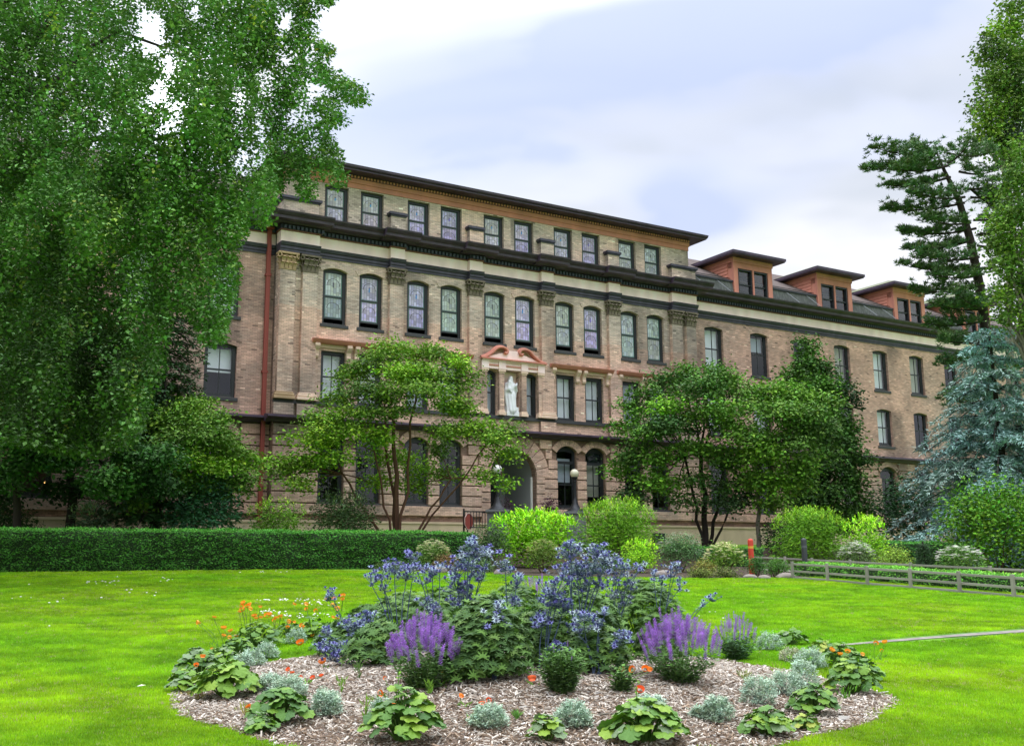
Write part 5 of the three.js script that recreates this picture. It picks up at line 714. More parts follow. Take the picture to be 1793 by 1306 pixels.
// sea holly: branching blue stems, cone heads each in a ruff of narrow bracts
const headGeo = [0, 1, 2].map(v => { rnd = mulberry(70 + v); const cone = lift(clean(new THREE.SphereGeometry(.011, 7, 6).scale(1, 1.45, 1).translate(0, .012, 0)), v === 2 ? [.10, .11, .2] : [.05, .045, .2]), B = new Leaves(40), n = 9; for (let i = 0; i < n; i++) { const a = i / n * 6.28 + gauss() * .1, k = rr(.8, 1.2), c = v === 0 ? [.21, .21, .50] : v === 1 ? [.25, .33, .47] : [.42, .52, .53]; B.add(0, 0, 0, Math.cos(a), .35, Math.sin(a), Math.cos(a) * -.4, 1, Math.sin(a) * -.4, .04 * k, .0075, c[0] * k, c[1] * k, c[2] * k); } const g = clean2(B.geo()); return mergeGeometries([cone, g]); });
function clean2(g) { return g.toNonIndexed(); }
const headMat = vcMat(.6);
function seaHolly(px, py, heads, label, o = {}) {
  rnd = mulberry(px + py * 7); const c = bp(px, py), t = thing('sea_holly', c, label, 'sea holly'), st = [], B = new Leaves(1000), zc = -c.z;
  for (let [hx, hy, hw, hh, n, dz] of heads) {
    const tip = W(hx, hy + hh * .9, zc - (dz ?? 0)), top = tip.clone().sub(c), bend = new THREE.Vector3(top.x * .45 + gauss() * .02, top.y * .6, top.z * .45); st.push(tube(new THREE.CatmullRomCurve3([new THREE.Vector3(top.x * .12 + gauss() * .02, 0, top.z * .12), bend, top]).getPoints(7), [.0065, .0062, .006, .0056, .0052, .0048, .0044, .004], 5));
    for (let q = 0; q < 7; q++) { const u = rr(.35, .97), p = new THREE.Vector3().lerpVectors(bend, top, u), a = rnd() * 6.28; for (let m = -1; m < 2; m++) B.add(c.x + p.x, c.y + p.y, c.z + p.z, Math.cos(a + m * .5), .25, Math.sin(a + m * .5), 0, 1, 0, rr(.05, .1), .014, ...tint([.16, .25, .2], .2, .05)); }
    n = Math.round(n * 2.2); for (let i = 0; i < n; i++) { const P = W(hx + gauss() * hw * .62, hy + rr(-.8, 1.3) * hh, zc - (dz ?? 0) + gauss() * .09).sub(c), b = top.clone().lerp(P, .45); b.y -= .01; st.push(tube([top, b, P], [.0035, .003, .0024], 4)); const v = o.silver && rnd() < o.silver ? 2 : rnd() < .5 ? 0 : 1, m = mesh('flower_head', headGeo[v], headMat, t); m.position.copy(P); m.rotation.set(gauss() * .35 + .15, rnd() * 6.28, gauss() * .35); m.scale.setScalar(rr(.8, 1.25) * (o.s ?? 1)); for (let q = 0; q < 6; q++) { const a = rnd() * 6.28; b.lerp(P, .2); B.add(c.x + b.x, c.y + b.y, c.z + b.z, Math.cos(a), .2, Math.sin(a), 0, 1, 0, rr(.035, .07), .011, ...tint([.24, .33, .35], .2, .05)); } }
  }
  mesh('stems', st, o.stem ?? blueStem, t); mesh('leaves', B.geo(c), leafMat, t); return t;
}
seaHolly(700, 1150, [[690, 990, 22, 12, 11], [665, 1000, 14, 14, 7, .2], [672, 1020, 14, 14, 6], [712, 1000, 18, 14, 9, -.1], [725, 985, 12, 10, 5, .3], [650, 1012, 12, 12, 5]], 'blue sea holly with tall stems at the left rear of the bed');
seaHolly(760, 1150, [[757, 998, 16, 10, 7], [722, 972, 14, 8, 6, .3], [745, 1010, 14, 12, 6], [770, 990, 12, 8, 5], [752, 1058, 8, 8, 3]], 'blue sea holly with few tall heads left of the bed centre');
seaHolly(815, 1160, [[815, 978, 24, 16, 13], [830, 965, 22, 10, 9, .3], [800, 1020, 20, 14, 12], [820, 1035, 18, 16, 10], [845, 1000, 20, 14, 10], [800, 1000, 16, 12, 7], [855, 962, 12, 8, 5], [822, 948, 16, 8, 7, .4]], 'blue sea holly with many pale heads left of the tallest one', { silver: .35 });
seaHolly(895, 1170, [[885, 985, 16, 14, 7], [905, 1015, 12, 12, 6], [900, 1050, 12, 10, 5], [880, 1075, 14, 10, 6], [870, 1082, 14, 10, 5]], 'sea holly with sparse heads at the middle of the bed', { silver: .5 });
seaHolly(950, 1175, [[965, 1030, 22, 18, 15], [975, 1045, 20, 16, 10], [950, 1080, 14, 16, 9], [985, 1000, 18, 16, 10], [985, 1060, 14, 14, 7], [975, 1130, 16, 10, 7]], 'violet-blue sea holly at the bed centre');
seaHolly(1010, 1165, [[1000, 965, 22, 12, 12, .3], [1010, 990, 22, 18, 13], [1040, 985, 22, 18, 13], [1020, 1020, 22, 18, 12], [1045, 962, 18, 10, 8, .2], [1062, 975, 16, 12, 8], [995, 952, 14, 8, 6, .4], [1050, 1010, 18, 16, 9]], 'tallest silvery blue sea holly right of the bed centre', { silver: .35 });
seaHolly(1070, 1150, [[1080, 1000, 18, 18, 10], [1100, 1005, 16, 16, 8], [1090, 985, 14, 10, 6], [1070, 1030, 16, 14, 7], [1105, 1025, 12, 10, 4], [1120, 990, 10, 8, 4], [1095, 1048, 12, 12, 5]], 'blue sea holly right of the tallest one', { silver: .4 });
seaHolly(1080, 1172, [[1085, 1115, 18, 10, 11], [1025, 1080, 14, 8, 6], [1000, 1100, 10, 8, 4]], 'low blue sea holly in front of the dark leaves at right');
seaHolly(1150, 1140, [[1175, 1000, 14, 12, 7], [1190, 1020, 12, 12, 6], [1185, 990, 12, 8, 5], [1145, 1006, 12, 10, 5], [1160, 1015, 10, 8, 4]], 'blue sea holly at the right rear of the bed', { silver: .3 });
seaHolly(1195, 1115, [[1245, 1045, 10, 7, 6], [1232, 1055, 6, 5, 2]], 'single long leaning sea holly stem over the right lawn');
seaHolly(625, 1165, [[620, 1085, 20, 12, 12], [650, 1080, 16, 12, 9], [600, 1130, 24, 12, 13], [570, 1130, 18, 12, 10], [640, 1125, 22, 12, 11], [660, 1115, 14, 12, 9], [585, 1150, 16, 8, 7], [620, 1100, 22, 12, 9], [575, 1105, 10, 8, 4]], 'low spreading blue sea holly at the left of the bed', { silver: .15 });
seaHolly(868, 1192, [[865, 1078, 12, 9, 5], [884, 1090, 10, 8, 4], [848, 1098, 9, 7, 3], [872, 1060, 10, 8, 4]], 'low pale sea holly in front of the middle leafy plant', { silver: .6 });
seaHolly(1045, 1184, [[1022, 1078, 14, 9, 6], [1048, 1092, 13, 8, 5], [1010, 1100, 9, 7, 3], [1092, 1112, 13, 8, 6], [1060, 1068, 10, 7, 4], [1075, 1128, 9, 6, 3]], 'low blue sea holly before the leafy plants near the right sage', { silver: .4 });
seaHolly(785, 1160, [[765, 1062, 10, 8, 4], [800, 1050, 12, 9, 5], [742, 1052, 9, 7, 3]], 'thin sea holly between left sage and middle leafy plant', { silver: .3 });
seaHolly(610, 1140, [[580, 1035, 10, 8, 6], [575, 1045, 8, 6, 4]], 'leaning blue sea holly stem over the left lawn');

// big round-leaved rosettes along the edge: every leaf its own piece
const roundGeos = [0, 1, 2].map(v => { const g = new THREE.CircleGeometry(1, 26, .35, 5.6), p = g.attributes.position; for (let i = 0; i < p.count; i++) { const x = p.getX(i), y = p.getY(i), a = Math.atan2(y, x), r = Math.hypot(x, y), f = 1 + .09 * Math.sin(a * 7 + v * 2) * r; p.setXYZ(i, x * f, y * f, (.12 * Math.cos(a * 7 + v * 2) * r - .3 * r * r + .1 * v * x) * .75 + .12); } g.rotateZ(Math.PI / 2).translate(0, .0, 0).rotateX(-Math.PI / 2); g.computeVertexNormals(); return g; });
const roundMats = [[.16, .31, .025], [.10, .23, .03], [.25, .40, .035], [.07, .17, .035], [.36, .42, .06], [.20, .29, .14]].map(c => new THREE.MeshPhysicalMaterial({ color: col(...c), roughness: .62, transmission: .22, thickness: 0, side: THREE.DoubleSide, specularIntensity: .7 }));
function rosette(px, py, w, h, label, o = {}) {
  rnd = mulberry(px * 11 + py); const c = bp(px, py), k = PXM(-c.z), W2 = w / 2 * k * .98, H = h * k * 1.15, t = thing('hollyhock_plant', c, label, 'hollyhock'), st = [], n = Math.round((o.n ?? 34) * 1.9);
  for (let i = 0; i < n; i++) {
    const a = i * 2.4 + gauss() * .3, u = Math.sqrt((i + .5) / n), r = u * .95, x = Math.cos(a) * W2 * r, z = Math.sin(a) * W2 * r * .8, y = H * (1 - .75 * u * u) * rr(.75, 1.05) + .02, s = rr(.042, .068) * (o.size ?? 1) * (1 - .25 * (1 - u)), m = mesh('leaf', roundGeos[i % 3], roundMats[o.pal ? o.pal[i % o.pal.length] : [0, 1, 0, 3, 2, 1][i % 6]], t);
    m.position.set(x, y, z); m.rotation.order = 'YXZ'; m.rotation.set(u * rr(.15, .8), Math.PI / 2 - a + gauss() * .35, gauss() * .3); m.scale.set(s, s, s * rr(.9, 1.1)); st.push(tube([new THREE.Vector3(x * .1, 0, z * .1), new THREE.Vector3(x * .5, y * .8, z * .5), new THREE.Vector3(x, y, z)], [.006, .005, .004], 4));
  }
  if (o.spire) for (const [dx, hh] of o.spire) { const B = new Leaves(60); st.push(tube([new THREE.Vector3(dx * k, 0, 0), new THREE.Vector3(dx * k, hh * k, .01)], [.006, .003], 4)); for (let i = 0; i < 26; i++) { const u = rr(.25, 1), a = rnd() * 6.28, q = rr(.8, 1.2); B.add(c.x + dx * k, c.y + hh * k * u, c.z, Math.cos(a), .5, Math.sin(a), 0, 1, .3, .05 * (1.1 - u * .6), .03 * (1.2 - u * .6), .16 * q, .29 * q, .03 * q); } mesh('flower_bud_spire', B.geo(c), leafMat, t); }
  mesh('leaf_stalks', st, greenStem, t); return t;
}
rosette(395, 1222, 120, 50, 'large pale green hollyhock at the left front of the bed', { pal: [0, 2, 0, 2, 1, 0], size: 1.25, n: 38 });
rosette(345, 1190, 80, 44, 'hollyhock with variegated leaves at the far left edge of the bed', { pal: [1, 5, 3, 5, 1, 0], n: 30 });
rosette(490, 1268, 110, 50, 'dark green hollyhock beside the grey artemisia at left front', { pal: [1, 3, 1, 0, 3, 1], n: 34, size: 1.1 });
rosette(705, 1300, 140, 72, 'broad hollyhock with a bud spire at the front centre left', { pal: [0, 1, 1, 3, 2, 0], n: 40, size: 1.15, spire: [[-8, 112]] });
rosette(958, 1300, 62, 34, 'small pale hollyhock at the front centre of the bed', { pal: [5, 0, 5, 2], n: 14, size: .95 });
rosette(1132, 1302, 140, 58, 'light green hollyhock with deeply veined leaves at front centre right', { pal: [0, 1, 5, 0, 2, 1], n: 36, size: 1.3, spire: [[-14, 90]] });
rosette(1344, 1288, 90, 38, 'compact hollyhock at the right front of the bed', { pal: [0, 1, 2, 5, 1], n: 34, size: .85 });
rosette(1424, 1252, 84, 42, 'bushy green hollyhock right of the silvery artemisias', { pal: [1, 0, 1, 3], n: 36, size: .85 });
rosette(1494, 1215, 96, 46, 'dark green hollyhock at the right edge of the bed', { pal: [1, 3, 0, 1, 2], n: 38, size: .95 });
rosette(1475, 1168, 80, 34, 'hollyhock at the right rear edge beside the path', { pal: [1, 0, 3, 1, 0], n: 34, size: .85 });
rosette(1385, 1130, 66, 22, 'hollyhock behind the silvery artemisia at the right rear', { pal: [1, 0, 5, 1], n: 22, size: .9 });
rosette(450, 1134, 88, 34, 'sunlit hollyhock among the poppies at the left rear of the bed', { pal: [1, 0, 3, 0], n: 32, size: .9 });
rosette(545, 1120, 70, 30, 'small hollyhock left of the low sea holly', { pal: [0, 3, 2, 1], n: 20, size: .85 });
rosette(388, 1170, 80, 30, 'yellow-green hollyhock behind the variegated one', { pal: [0, 1, 2, 5], n: 24, size: .9 });

rosette(322, 1212, 66, 30, 'small yellow-green hollyhock at the leftmost tip of the bed', { pal: [0, 2, 1, 5], n: 20, size: .85 });
rosette(415, 1148, 60, 28, 'dark small hollyhock between the poppies and the grey cushions', { pal: [1, 3, 0], n: 20, size: .8 });
rosette(505, 1116, 54, 22, 'low hollyhock at the rear of the poppy drift', { pal: [1, 0, 3], n: 18, size: .8 });
rosette(1520, 1195, 60, 30, 'dark hollyhock at the rightmost tip of the bed', { pal: [3, 1, 0], n: 22, size: .85 });
rosette(1440, 1150, 60, 24, 'yellowish hollyhock where the path meets the bed', { pal: [2, 0, 1, 4], n: 20, size: .8 });
rosette(1412, 1280, 50, 20, 'small hollyhock at the right front edge of the bed', { pal: [0, 4, 1], n: 14, size: .7 });
rosette(455, 1285, 60, 24, 'low hollyhock at the left front edge of the bed', { pal: [1, 0, 5], n: 16, size: .8 });
// silvery artemisia cushions
function artemisia(px, py, w, h, label, o = {}) {
  rnd = mulberry(px * 13 + py); const c = bp(px, py), k = PXM(-c.z), W2 = w / 2 * k * 1.12, H = h * k * 1.18, t = thing('artemisia', c, label, 'artemisia'), B = new Leaves(4000), st = [], n = o.n ?? 120, base = o.color ?? [.34, .45, .33];
  for (let i = 0; i < n; i++) { const a = rnd() * 6.28, e = Math.pow(rnd(), .8), r = Math.sqrt(1 - e * e * .9) * rr(.75, 1.03), x = Math.cos(a) * W2 * r, z = Math.sin(a) * W2 * r * .9, y = H * (.1 + .9 * e) * rr(.85, 1.05), cc = tint(base, .16, .05); if (i % 6 === 0) st.push(tube([new THREE.Vector3(x * .1, 0, z * .1), new THREE.Vector3(x * .8, y * .75, z * .8)], [.004, .002], 4)); for (let j = 0; j < 14; j++) { const b = rnd() * 6.28, u = rnd(), kk = rr(.75, 1.25); B.add(c.x + x * (.75 + .25 * u) + gauss() * .008, c.y + y * (.75 + .25 * u) + gauss() * .008, c.z + z * (.75 + .25 * u) + gauss() * .008, Math.cos(b) + Math.cos(a) * .6, rr(-.2, .9), Math.sin(b) + Math.sin(a) * .6, gauss() * .5, 1, gauss() * .5, rr(.02, .036), .0075, cc[0] * kk, cc[1] * kk, cc[2] * kk); } }
  mesh('foliage', B.geo(c), needleMat, t); mesh('stems', st, silverStem, t); return t;
}
for (const [px, py, w, h, label, n] of [
  [440, 1168, 44, 26, 'silvery artemisia cushion left of the mulch at the left rear', 160], [466, 1155, 40, 24, 'grey-green artemisia cushion nearest the poppies', 150], [424, 1176, 40, 26, 'low grey artemisia beside the yellow-green hollyhock', 130],
  [470, 1212, 54, 26, 'artemisia behind the dark hollyhock at left', 180], [505, 1225, 60, 34, 'feathery silver artemisia over the dark hollyhock', 220], [570, 1254, 50, 38, 'rounded silvery artemisia right of the dark hollyhock', 230],
  [668, 1262, 44, 30, 'airy artemisia behind the broad hollyhock', 110], [855, 1276, 66, 34, 'silvery artemisia cushion at the front centre left', 240], [1003, 1274, 60, 36, 'silvery artemisia cushion at the front centre', 240], [1140, 1262, 60, 36, 'artemisia behind the light green hollyhock', 200],
  [1258, 1264, 50, 36, 'bluish silver artemisia cushion at the right front', 240], [1226, 1258, 28, 18, 'very small artemisia beside the bluish silver one', 70], [1330, 1236, 60, 44, 'tall wispy artemisia with an orange poppy', 200], [1378, 1218, 64, 34, 'wide artemisia at right of the wispy one', 230], [1410, 1206, 50, 40, 'rounded artemisia beside the bushy hollyhock', 200], [1418, 1172, 56, 30, 'artemisia below the path hollyhock', 200], [1386, 1160, 40, 22, 'pale grass-grey artemisia at the right rear', 110], [1348, 1140, 44, 28, 'artemisia next to the paler violet sage', 170], [518, 1130, 36, 24, 'small grey artemisia before the sea holly at left', 120]]) artemisia(px, py, w, h, label, { n, color: px === 1386 ? [.36, .36, .24] : undefined });

// poppies: cups of four petals on thin stems
const poppyGeo = (() => { const g = []; for (let i = 0; i < 4; i++) { const s = new THREE.SphereGeometry(1, 8, 5, 0, 1.9, .75, .85).rotateY(i * 1.571).translate(0, -.25, 0).scale(1, 1.05, 1).translate(0, .0, 0); s.rotateX(Math.PI).translate(0, .85, 0); g.push(clean(s)); } return mergeGeometries(g); })();
function poppies(px, py, flowers, label, o = {}) {
  rnd = mulberry(px * 17 + py); const c = bp(px, py), t = thing('poppy_plant', c, label, 'poppy'), st = [], B = new Leaves(400), zc = -c.z, k = PXM(zc);
  for (const [fx, fy, s] of flowers) { const P = W(fx, fy, zc + gauss() * (o.dz ?? .12)).sub(c); const b = new THREE.Vector3(P.x * .5 + gauss() * .02, P.y * .5, P.z * .5); st.push(tube(new THREE.CatmullRomCurve3([new THREE.Vector3(P.x * .25 + gauss() * .02, -.02, P.z * .25), b, P]).getPoints(5), .0028, 4)); const m = mesh('flower', poppyGeo, o.mat ?? orange, t), z = (s ?? 5) * k * .72; m.position.copy(P); m.scale.set(z * rr(.9, 1.2), z, z * rr(.9, 1.2)); m.rotation.set(gauss() * .45 + .25, rnd() * 6.28, gauss() * .45); }
  for (let i = 0; i < (o.leaf ?? 40); i++) { const [fx, fy] = flowers[i % flowers.length], P = W(fx, fy, zc).sub(c), a = rnd() * 6.28, u = rr(.02, .5), q = rr(.7, 1.3); B.add(c.x + P.x * (.25 + u * .6) + gauss() * .03, c.y + Math.max(0, P.y * u * .7), c.z + P.z * .3 + gauss() * .03, Math.cos(a), .9, Math.sin(a), 0, .5, 1, rr(.04, .08), .012, .14 * q, .25 * q, .04 * q); }
  mesh('stems', st, greenStem, t); mesh('leaves', B.geo(c), leafMat, t); return t;
}
poppies(435, 1128, [[426, 1058, 6], [433, 1064, 6], [421, 1063, 6], [424, 1070, 6], [455, 1065], [437, 1060], [418, 1073, 4], [445, 1081, 6], [448, 1085], [437, 1068]], 'tall orange poppies in front of the white clover', { mat: paleOrange, leaf: 90, dz: .2 });
poppies(480, 1128, [[468, 1080, 7], [472, 1078, 6], [456, 1083], [480, 1088], [490, 1083], [491, 1081], [505, 1089], [483, 1084], [505, 1086], [515, 1091, 4], [503, 1100], [529, 1096, 5], [530, 1100]], 'drift of orange poppies beside the tall ones', { mat: paleOrange, leaf: 90, dz: .2 });
poppies(545, 1118, [[514, 1060], [535, 1060], [553, 1071], [537, 1068], [546, 1115, 5]], 'loose orange poppies left of the leaning sea holly', { mat: paleOrange, leaf: 30, dz: .25 });
poppies(595, 1112, [[586, 1049], [600, 1046, 6], [600, 1052], [571, 1052], [590, 1068, 6], [582, 1061], [583, 1083], [591, 1086]], 'pale orange poppies at the foot of the leaning sea holly', { mat: paleOrange, leaf: 24, dz: .2 });
poppies(400, 1145, [[349, 1089, 6], [346, 1092], [374, 1083], [391, 1102, 6], [404, 1107, 6], [390, 1115], [401, 1118], [412, 1116], [371, 1138, 4]], 'widely spaced orange poppies at the left edge of the bed', { mat: paleOrange, leaf: 70, dz: .2 });
poppies(355, 1195, [[354, 1152, 6], [343, 1167, 6], [368, 1176, 7], [331, 1188, 6], [317, 1212, 8], [405, 1165, 6], [297, 1227, 5]], 'orange poppies among the variegated hollyhock leaves', { mat: orange, leaf: 10 });
poppies(440, 1215, [[420, 1193, 7], [440, 1192, 6], [385, 1187, 4]], 'orange poppies over the large pale hollyhock', { mat: paleOrange, leaf: 6 });
poppies(440, 1262, [[442, 1244, 9], [436, 1239, 6]], 'bright orange poppy pair before the dark hollyhock', { leaf: 4 });
poppies(528, 1200, [[506, 1174, 6], [511, 1180, 5], [524, 1188, 6], [548, 1189, 6], [563, 1185, 5]], 'small reddish poppies on the mulch at left', { mat: redOrange, leaf: 20 });
poppies(567, 1172, [[566, 1162, 9]], 'single orange poppy in front of the low sea holly', { leaf: 4 });
poppies(527, 1134, [[526, 1129, 9]], 'single orange poppy at the top of the left mulch', { leaf: 4 });
poppies(676, 1230, [[663, 1213, 7], [674, 1188, 4]], 'orange poppy above the airy artemisia', { leaf: 16 });
poppies(692, 1262, [[690, 1238, 10], [686, 1236, 6]], 'orange poppy over the broad hollyhock', { leaf: 6 });
poppies(770, 1204, [[777, 1177, 6], [744, 1172, 0.1]], 'orange poppy with seed heads beside the left sage', { leaf: 20 });
poppies(808, 1240, [[806, 1221, 6]], 'small orange poppy on the centre mulch', { leaf: 8 });
poppies(830, 1262, [[856, 1227, 6], [844, 1235, 7], [811, 1252, 9], [824, 1261, 6]], 'orange poppies around the front centre left artemisia', { mat: redOrange, leaf: 10 });
poppies(932, 1202, [[932, 1193, 10]], 'single orange poppy left of the leafy sage', { mat: redOrange, leaf: 4 });
poppies(1090, 1204, [[1089, 1177, 8], [1109, 1173, 7], [1130, 1174, 8], [1137, 1176, 8]], 'orange poppies above the little seedling', { leaf: 20 });
poppies(1122, 1240, [[1120, 1211, 10]], 'single orange poppy over the light green hollyhock', { mat: redOrange, leaf: 10 });
poppies(1343, 1220, [[1343, 1203, 7]], 'orange poppy in the tall wispy artemisia', { leaf: 4 });
poppies(1475, 1172, [[1455, 1140, 7], [1472, 1148, 6], [1485, 1143, 6], [1511, 1148, 5]], 'orange poppies over the hollyhock beside the path', { mat: paleOrange, leaf: 16 });
poppies(1535, 1160, [[1534, 1128, 6], [1551, 1127, 6], [1545, 1140, 4]], 'pale yellow-orange poppies on the lawn beside the path', { mat: paleOrange, leaf: 20 });
// weeds and seedlings
for (const [px, py, w, h, label, color] of [[628, 1190, 22, 34, 'grassy weed tuft below the low sea holly', [.1, .17, .05]], [598, 1216, 16, 30, 'pale green weed on the left mulch', [.2, .3, .06]], [640, 1262, 22, 40, 'yellow-green weed left of the airy artemisia', [.2, .3, .04]], [1362, 1192, 24, 30, 'yellow-green weed on the right mulch', [.28, .34, .06]], [1305, 1195, 24, 18, 'thin pale weed on the right mulch', [.26, .28, .1]], [752, 1218, 10, 26, 'little light green weed before the left sage', [.2, .34, .05]], [905, 1262, 14, 12, 'small broad-leaved seedling right of the artemisia', [.16, .3, .08]], [1480, 1225, 60, 22, 'grass tuft creeping into the bed at right', [.1, .24, .02]], [430, 1255, 40, 16, 'dry grass stems beside the large pale hollyhock', [.34, .33, .1]], [345, 1228, 60, 18, 'dry straw-coloured stems at the left edge of the bed', [.36, .3, .12]], [1460, 1245, 40, 20, 'dry pale stems at the right edge of the bed', [.42, .38, .24]]]) {
  rnd = mulberry(px * 19); const c = bp(px, py), k = PXM(-c.z), t = thing('weed', c, label, 'weed'), B = new Leaves(200); for (let i = 0; i < 60; i++) { const a = rnd() * 6.28, r = rnd(), q = tint(color, .2, .05), u = rnd(); B.add(c.x + Math.cos(a) * w / 2 * k * r * u, c.y + h * k * u * .8, c.z + Math.sin(a) * w / 2 * k * r * u, Math.cos(a) * r, 1.1, Math.sin(a) * r, gauss(), .3, gauss(), rr(.03, .07), rr(.006, .014), ...q); } mesh('leaves', B.geo(c), leafMat, t);
}
{ const a = bp(1035, 1256), b = bp(1092, 1252); const t = mesh('fallen_stick', tube([new THREE.Vector3(0, .012, 0), b.clone().sub(a).multiplyScalar(.5).add(new THREE.Vector3(0, .02, 0)), b.clone().sub(a).add(new THREE.Vector3(0, .012, 0))], [.007, .006, .004], 6), bark.grey); t.position.copy(a); tag(t, 'dry stick lying on the mulch right of the centre artemisia', 'stick'); }
{ const p = bp(1334, 1292), t = mesh('plant_tag', new RoundedBoxGeometry(.035, .022, .03, 2, .008), M.white); t.position.copy(p).y += .012; tag(t, 'small white plant tag at the foot of the compact hollyhock', 'plant tag'); }

// ---------------------------------------------------------------- lamps, statue, bollards, fences, sign, railing
function lathe(pts, seg = 20) { return new THREE.LatheGeometry(pts.map(p => new THREE.Vector2(...p)), seg); }
function lampPost(a, gx, gy, label, off = 3) {
  const P = toWorld(a, 0, off), c = new THREE.Vector3(P.x, G(P.x, P.z), P.z), gl = W(gx, gy, -P.z), H = gl.y - c.y, t = thing('lamp_post', new THREE.Vector3(gl.x, c.y, P.z), label, 'street lamp'), ph = 2.42 + EYE - c.y;
  mesh('pedestal', [new RoundedBoxGeometry(.95, ph - .1, .95, 2, .02).translate(0, (ph - .1) / 2, 0), new RoundedBoxGeometry(1.1, .12, 1.1, 2, .02).translate(0, ph - .06, 0), new RoundedBoxGeometry(1.05, .3, 1.05, 1, .02).translate(0, .15, 0)], std(col(.16, .17, .17), .9), t);
  mesh('post', [lathe([[.42, ph], [.42, ph + .05], [.36, ph + .09], [.24, ph + .2], [.15, ph + .38], [.1, ph + .6], [.085, ph + .62], [.1, ph + .66], [.07, ph + .72], [.062, H - .42], [.1, H - .4], [.1, H - .36], [.07, H - .33], [.13, H - .26], [.15, H - .2], [.15, H - .17], [0, H - .17]]), ...[0, 1, 2, 3, 4, 5, 6, 7].map(i => new THREE.CylinderGeometry(.012, .014, H - ph - 1.2, 5).translate(Math.cos(i * .785) * .065, (H + ph) / 2 + .15, Math.sin(i * .785) * .065))], M.metal, t);
  mesh('globe', new THREE.SphereGeometry(.215, 24, 16).translate(0, H, 0), new THREE.MeshPhysicalMaterial({ color: gx < 900 ? col(.86, .86, .84) : col(.8, .75, .56), roughness: .25, transmission: .15, thickness: 0, clearcoat: .6 }), t); mesh('finial', [lathe([[.06, H + .2], [.05, H + .23], [.015, H + .25], [0, H + .28]], 10)], M.metal, t);
}
lampPost(-2.65, 871, 822, 'left globe lamp post on a stone pedestal by the entrance'); lampPost(1.65, 1006, 829, 'right globe lamp post with creamier globe on a stone pedestal');
{ // railing beside the left pedestal
  const c = toWorld(-3.75, .9, 3), t = thing('entry_railing', c, 'black metal railing left of the left lamp pedestal', 'railing'); t.rotation.y = PSI; mesh('rail', [box(-.65, .65, 1.4, 1.46, -.03, .03), box(-.65, .65, .7, .75, -.02, .02)], M.metal, t); for (let i = 0; i < 9; i++) mesh('baluster', box(-.6 + i * .15 - .012, -.6 + i * .15 + .012, .72, 1.42, -.012, .012), M.metal, t); for (const x of [-.65, .65]) mesh('railing_post', box(x - .03, x + .03, 0, 1.55, -.03, .03), M.metal, t);
  const r = thing('entry_railing', toWorld(3.2, .9, 2.4), 'black metal railing right of the right lamp pedestal', 'railing'); r.rotation.y = PSI; mesh('rail', [box(-.9, .9, 1.4, 1.46, -.03, .03), box(-.9, .9, .7, .75, -.02, .02)], M.metal, r); for (let i = 0; i < 12; i++) mesh('baluster', box(-.85 + i * .15 - .012, -.85 + i * .15 + .012, .72, 1.42, -.012, .012), M.metal, r); for (const x of [-.9, .9]) mesh('railing_post', box(x - .03, x + .03, 0, 1.55, -.03, .03), M.metal, r);
  const s = thing('entry_steps', toWorld(.05, .9, 2.2), 'stone steps leading up to the arched entrance', 'steps'); s.rotation.y = PSI; for (let i = 0; i < 6; i++) mesh('step', new RoundedBoxGeometry(3.2, .17, .34, 1, .015).translate(0, .085 + i * .17, .85 - i * .34 - .1), M.base, s);
}
{ // red-brown eight-sided sign seen from behind at a slant
  const P = toWorld(-4.2, 1.88, 3), c = new THREE.Vector3(P.x, G(P.x, P.z), P.z), t = thing('stop_sign', c, 'rust red eight-sided sign on a post left of the railing', 'road sign'), h = P.y - c.y; mesh('sign_post', box(-.03, .03, 0, h + .3, -.03, .03), M.metal, t); const g = new THREE.CylinderGeometry(.4, .4, .025, 8).rotateY(Math.PI / 8).rotateX(Math.PI / 2).translate(0, h, .05), m = mesh('sign_plate', g, M.rust, t); m.rotation.y = 1.05; const b = mesh('sign_rim', new THREE.TorusGeometry(.385, .018, 5, 8).rotateZ(Math.PI / 8).translate(0, h, .065), std(col(.5, .42, .36), .6), t); b.rotation.y = 1.05;
}
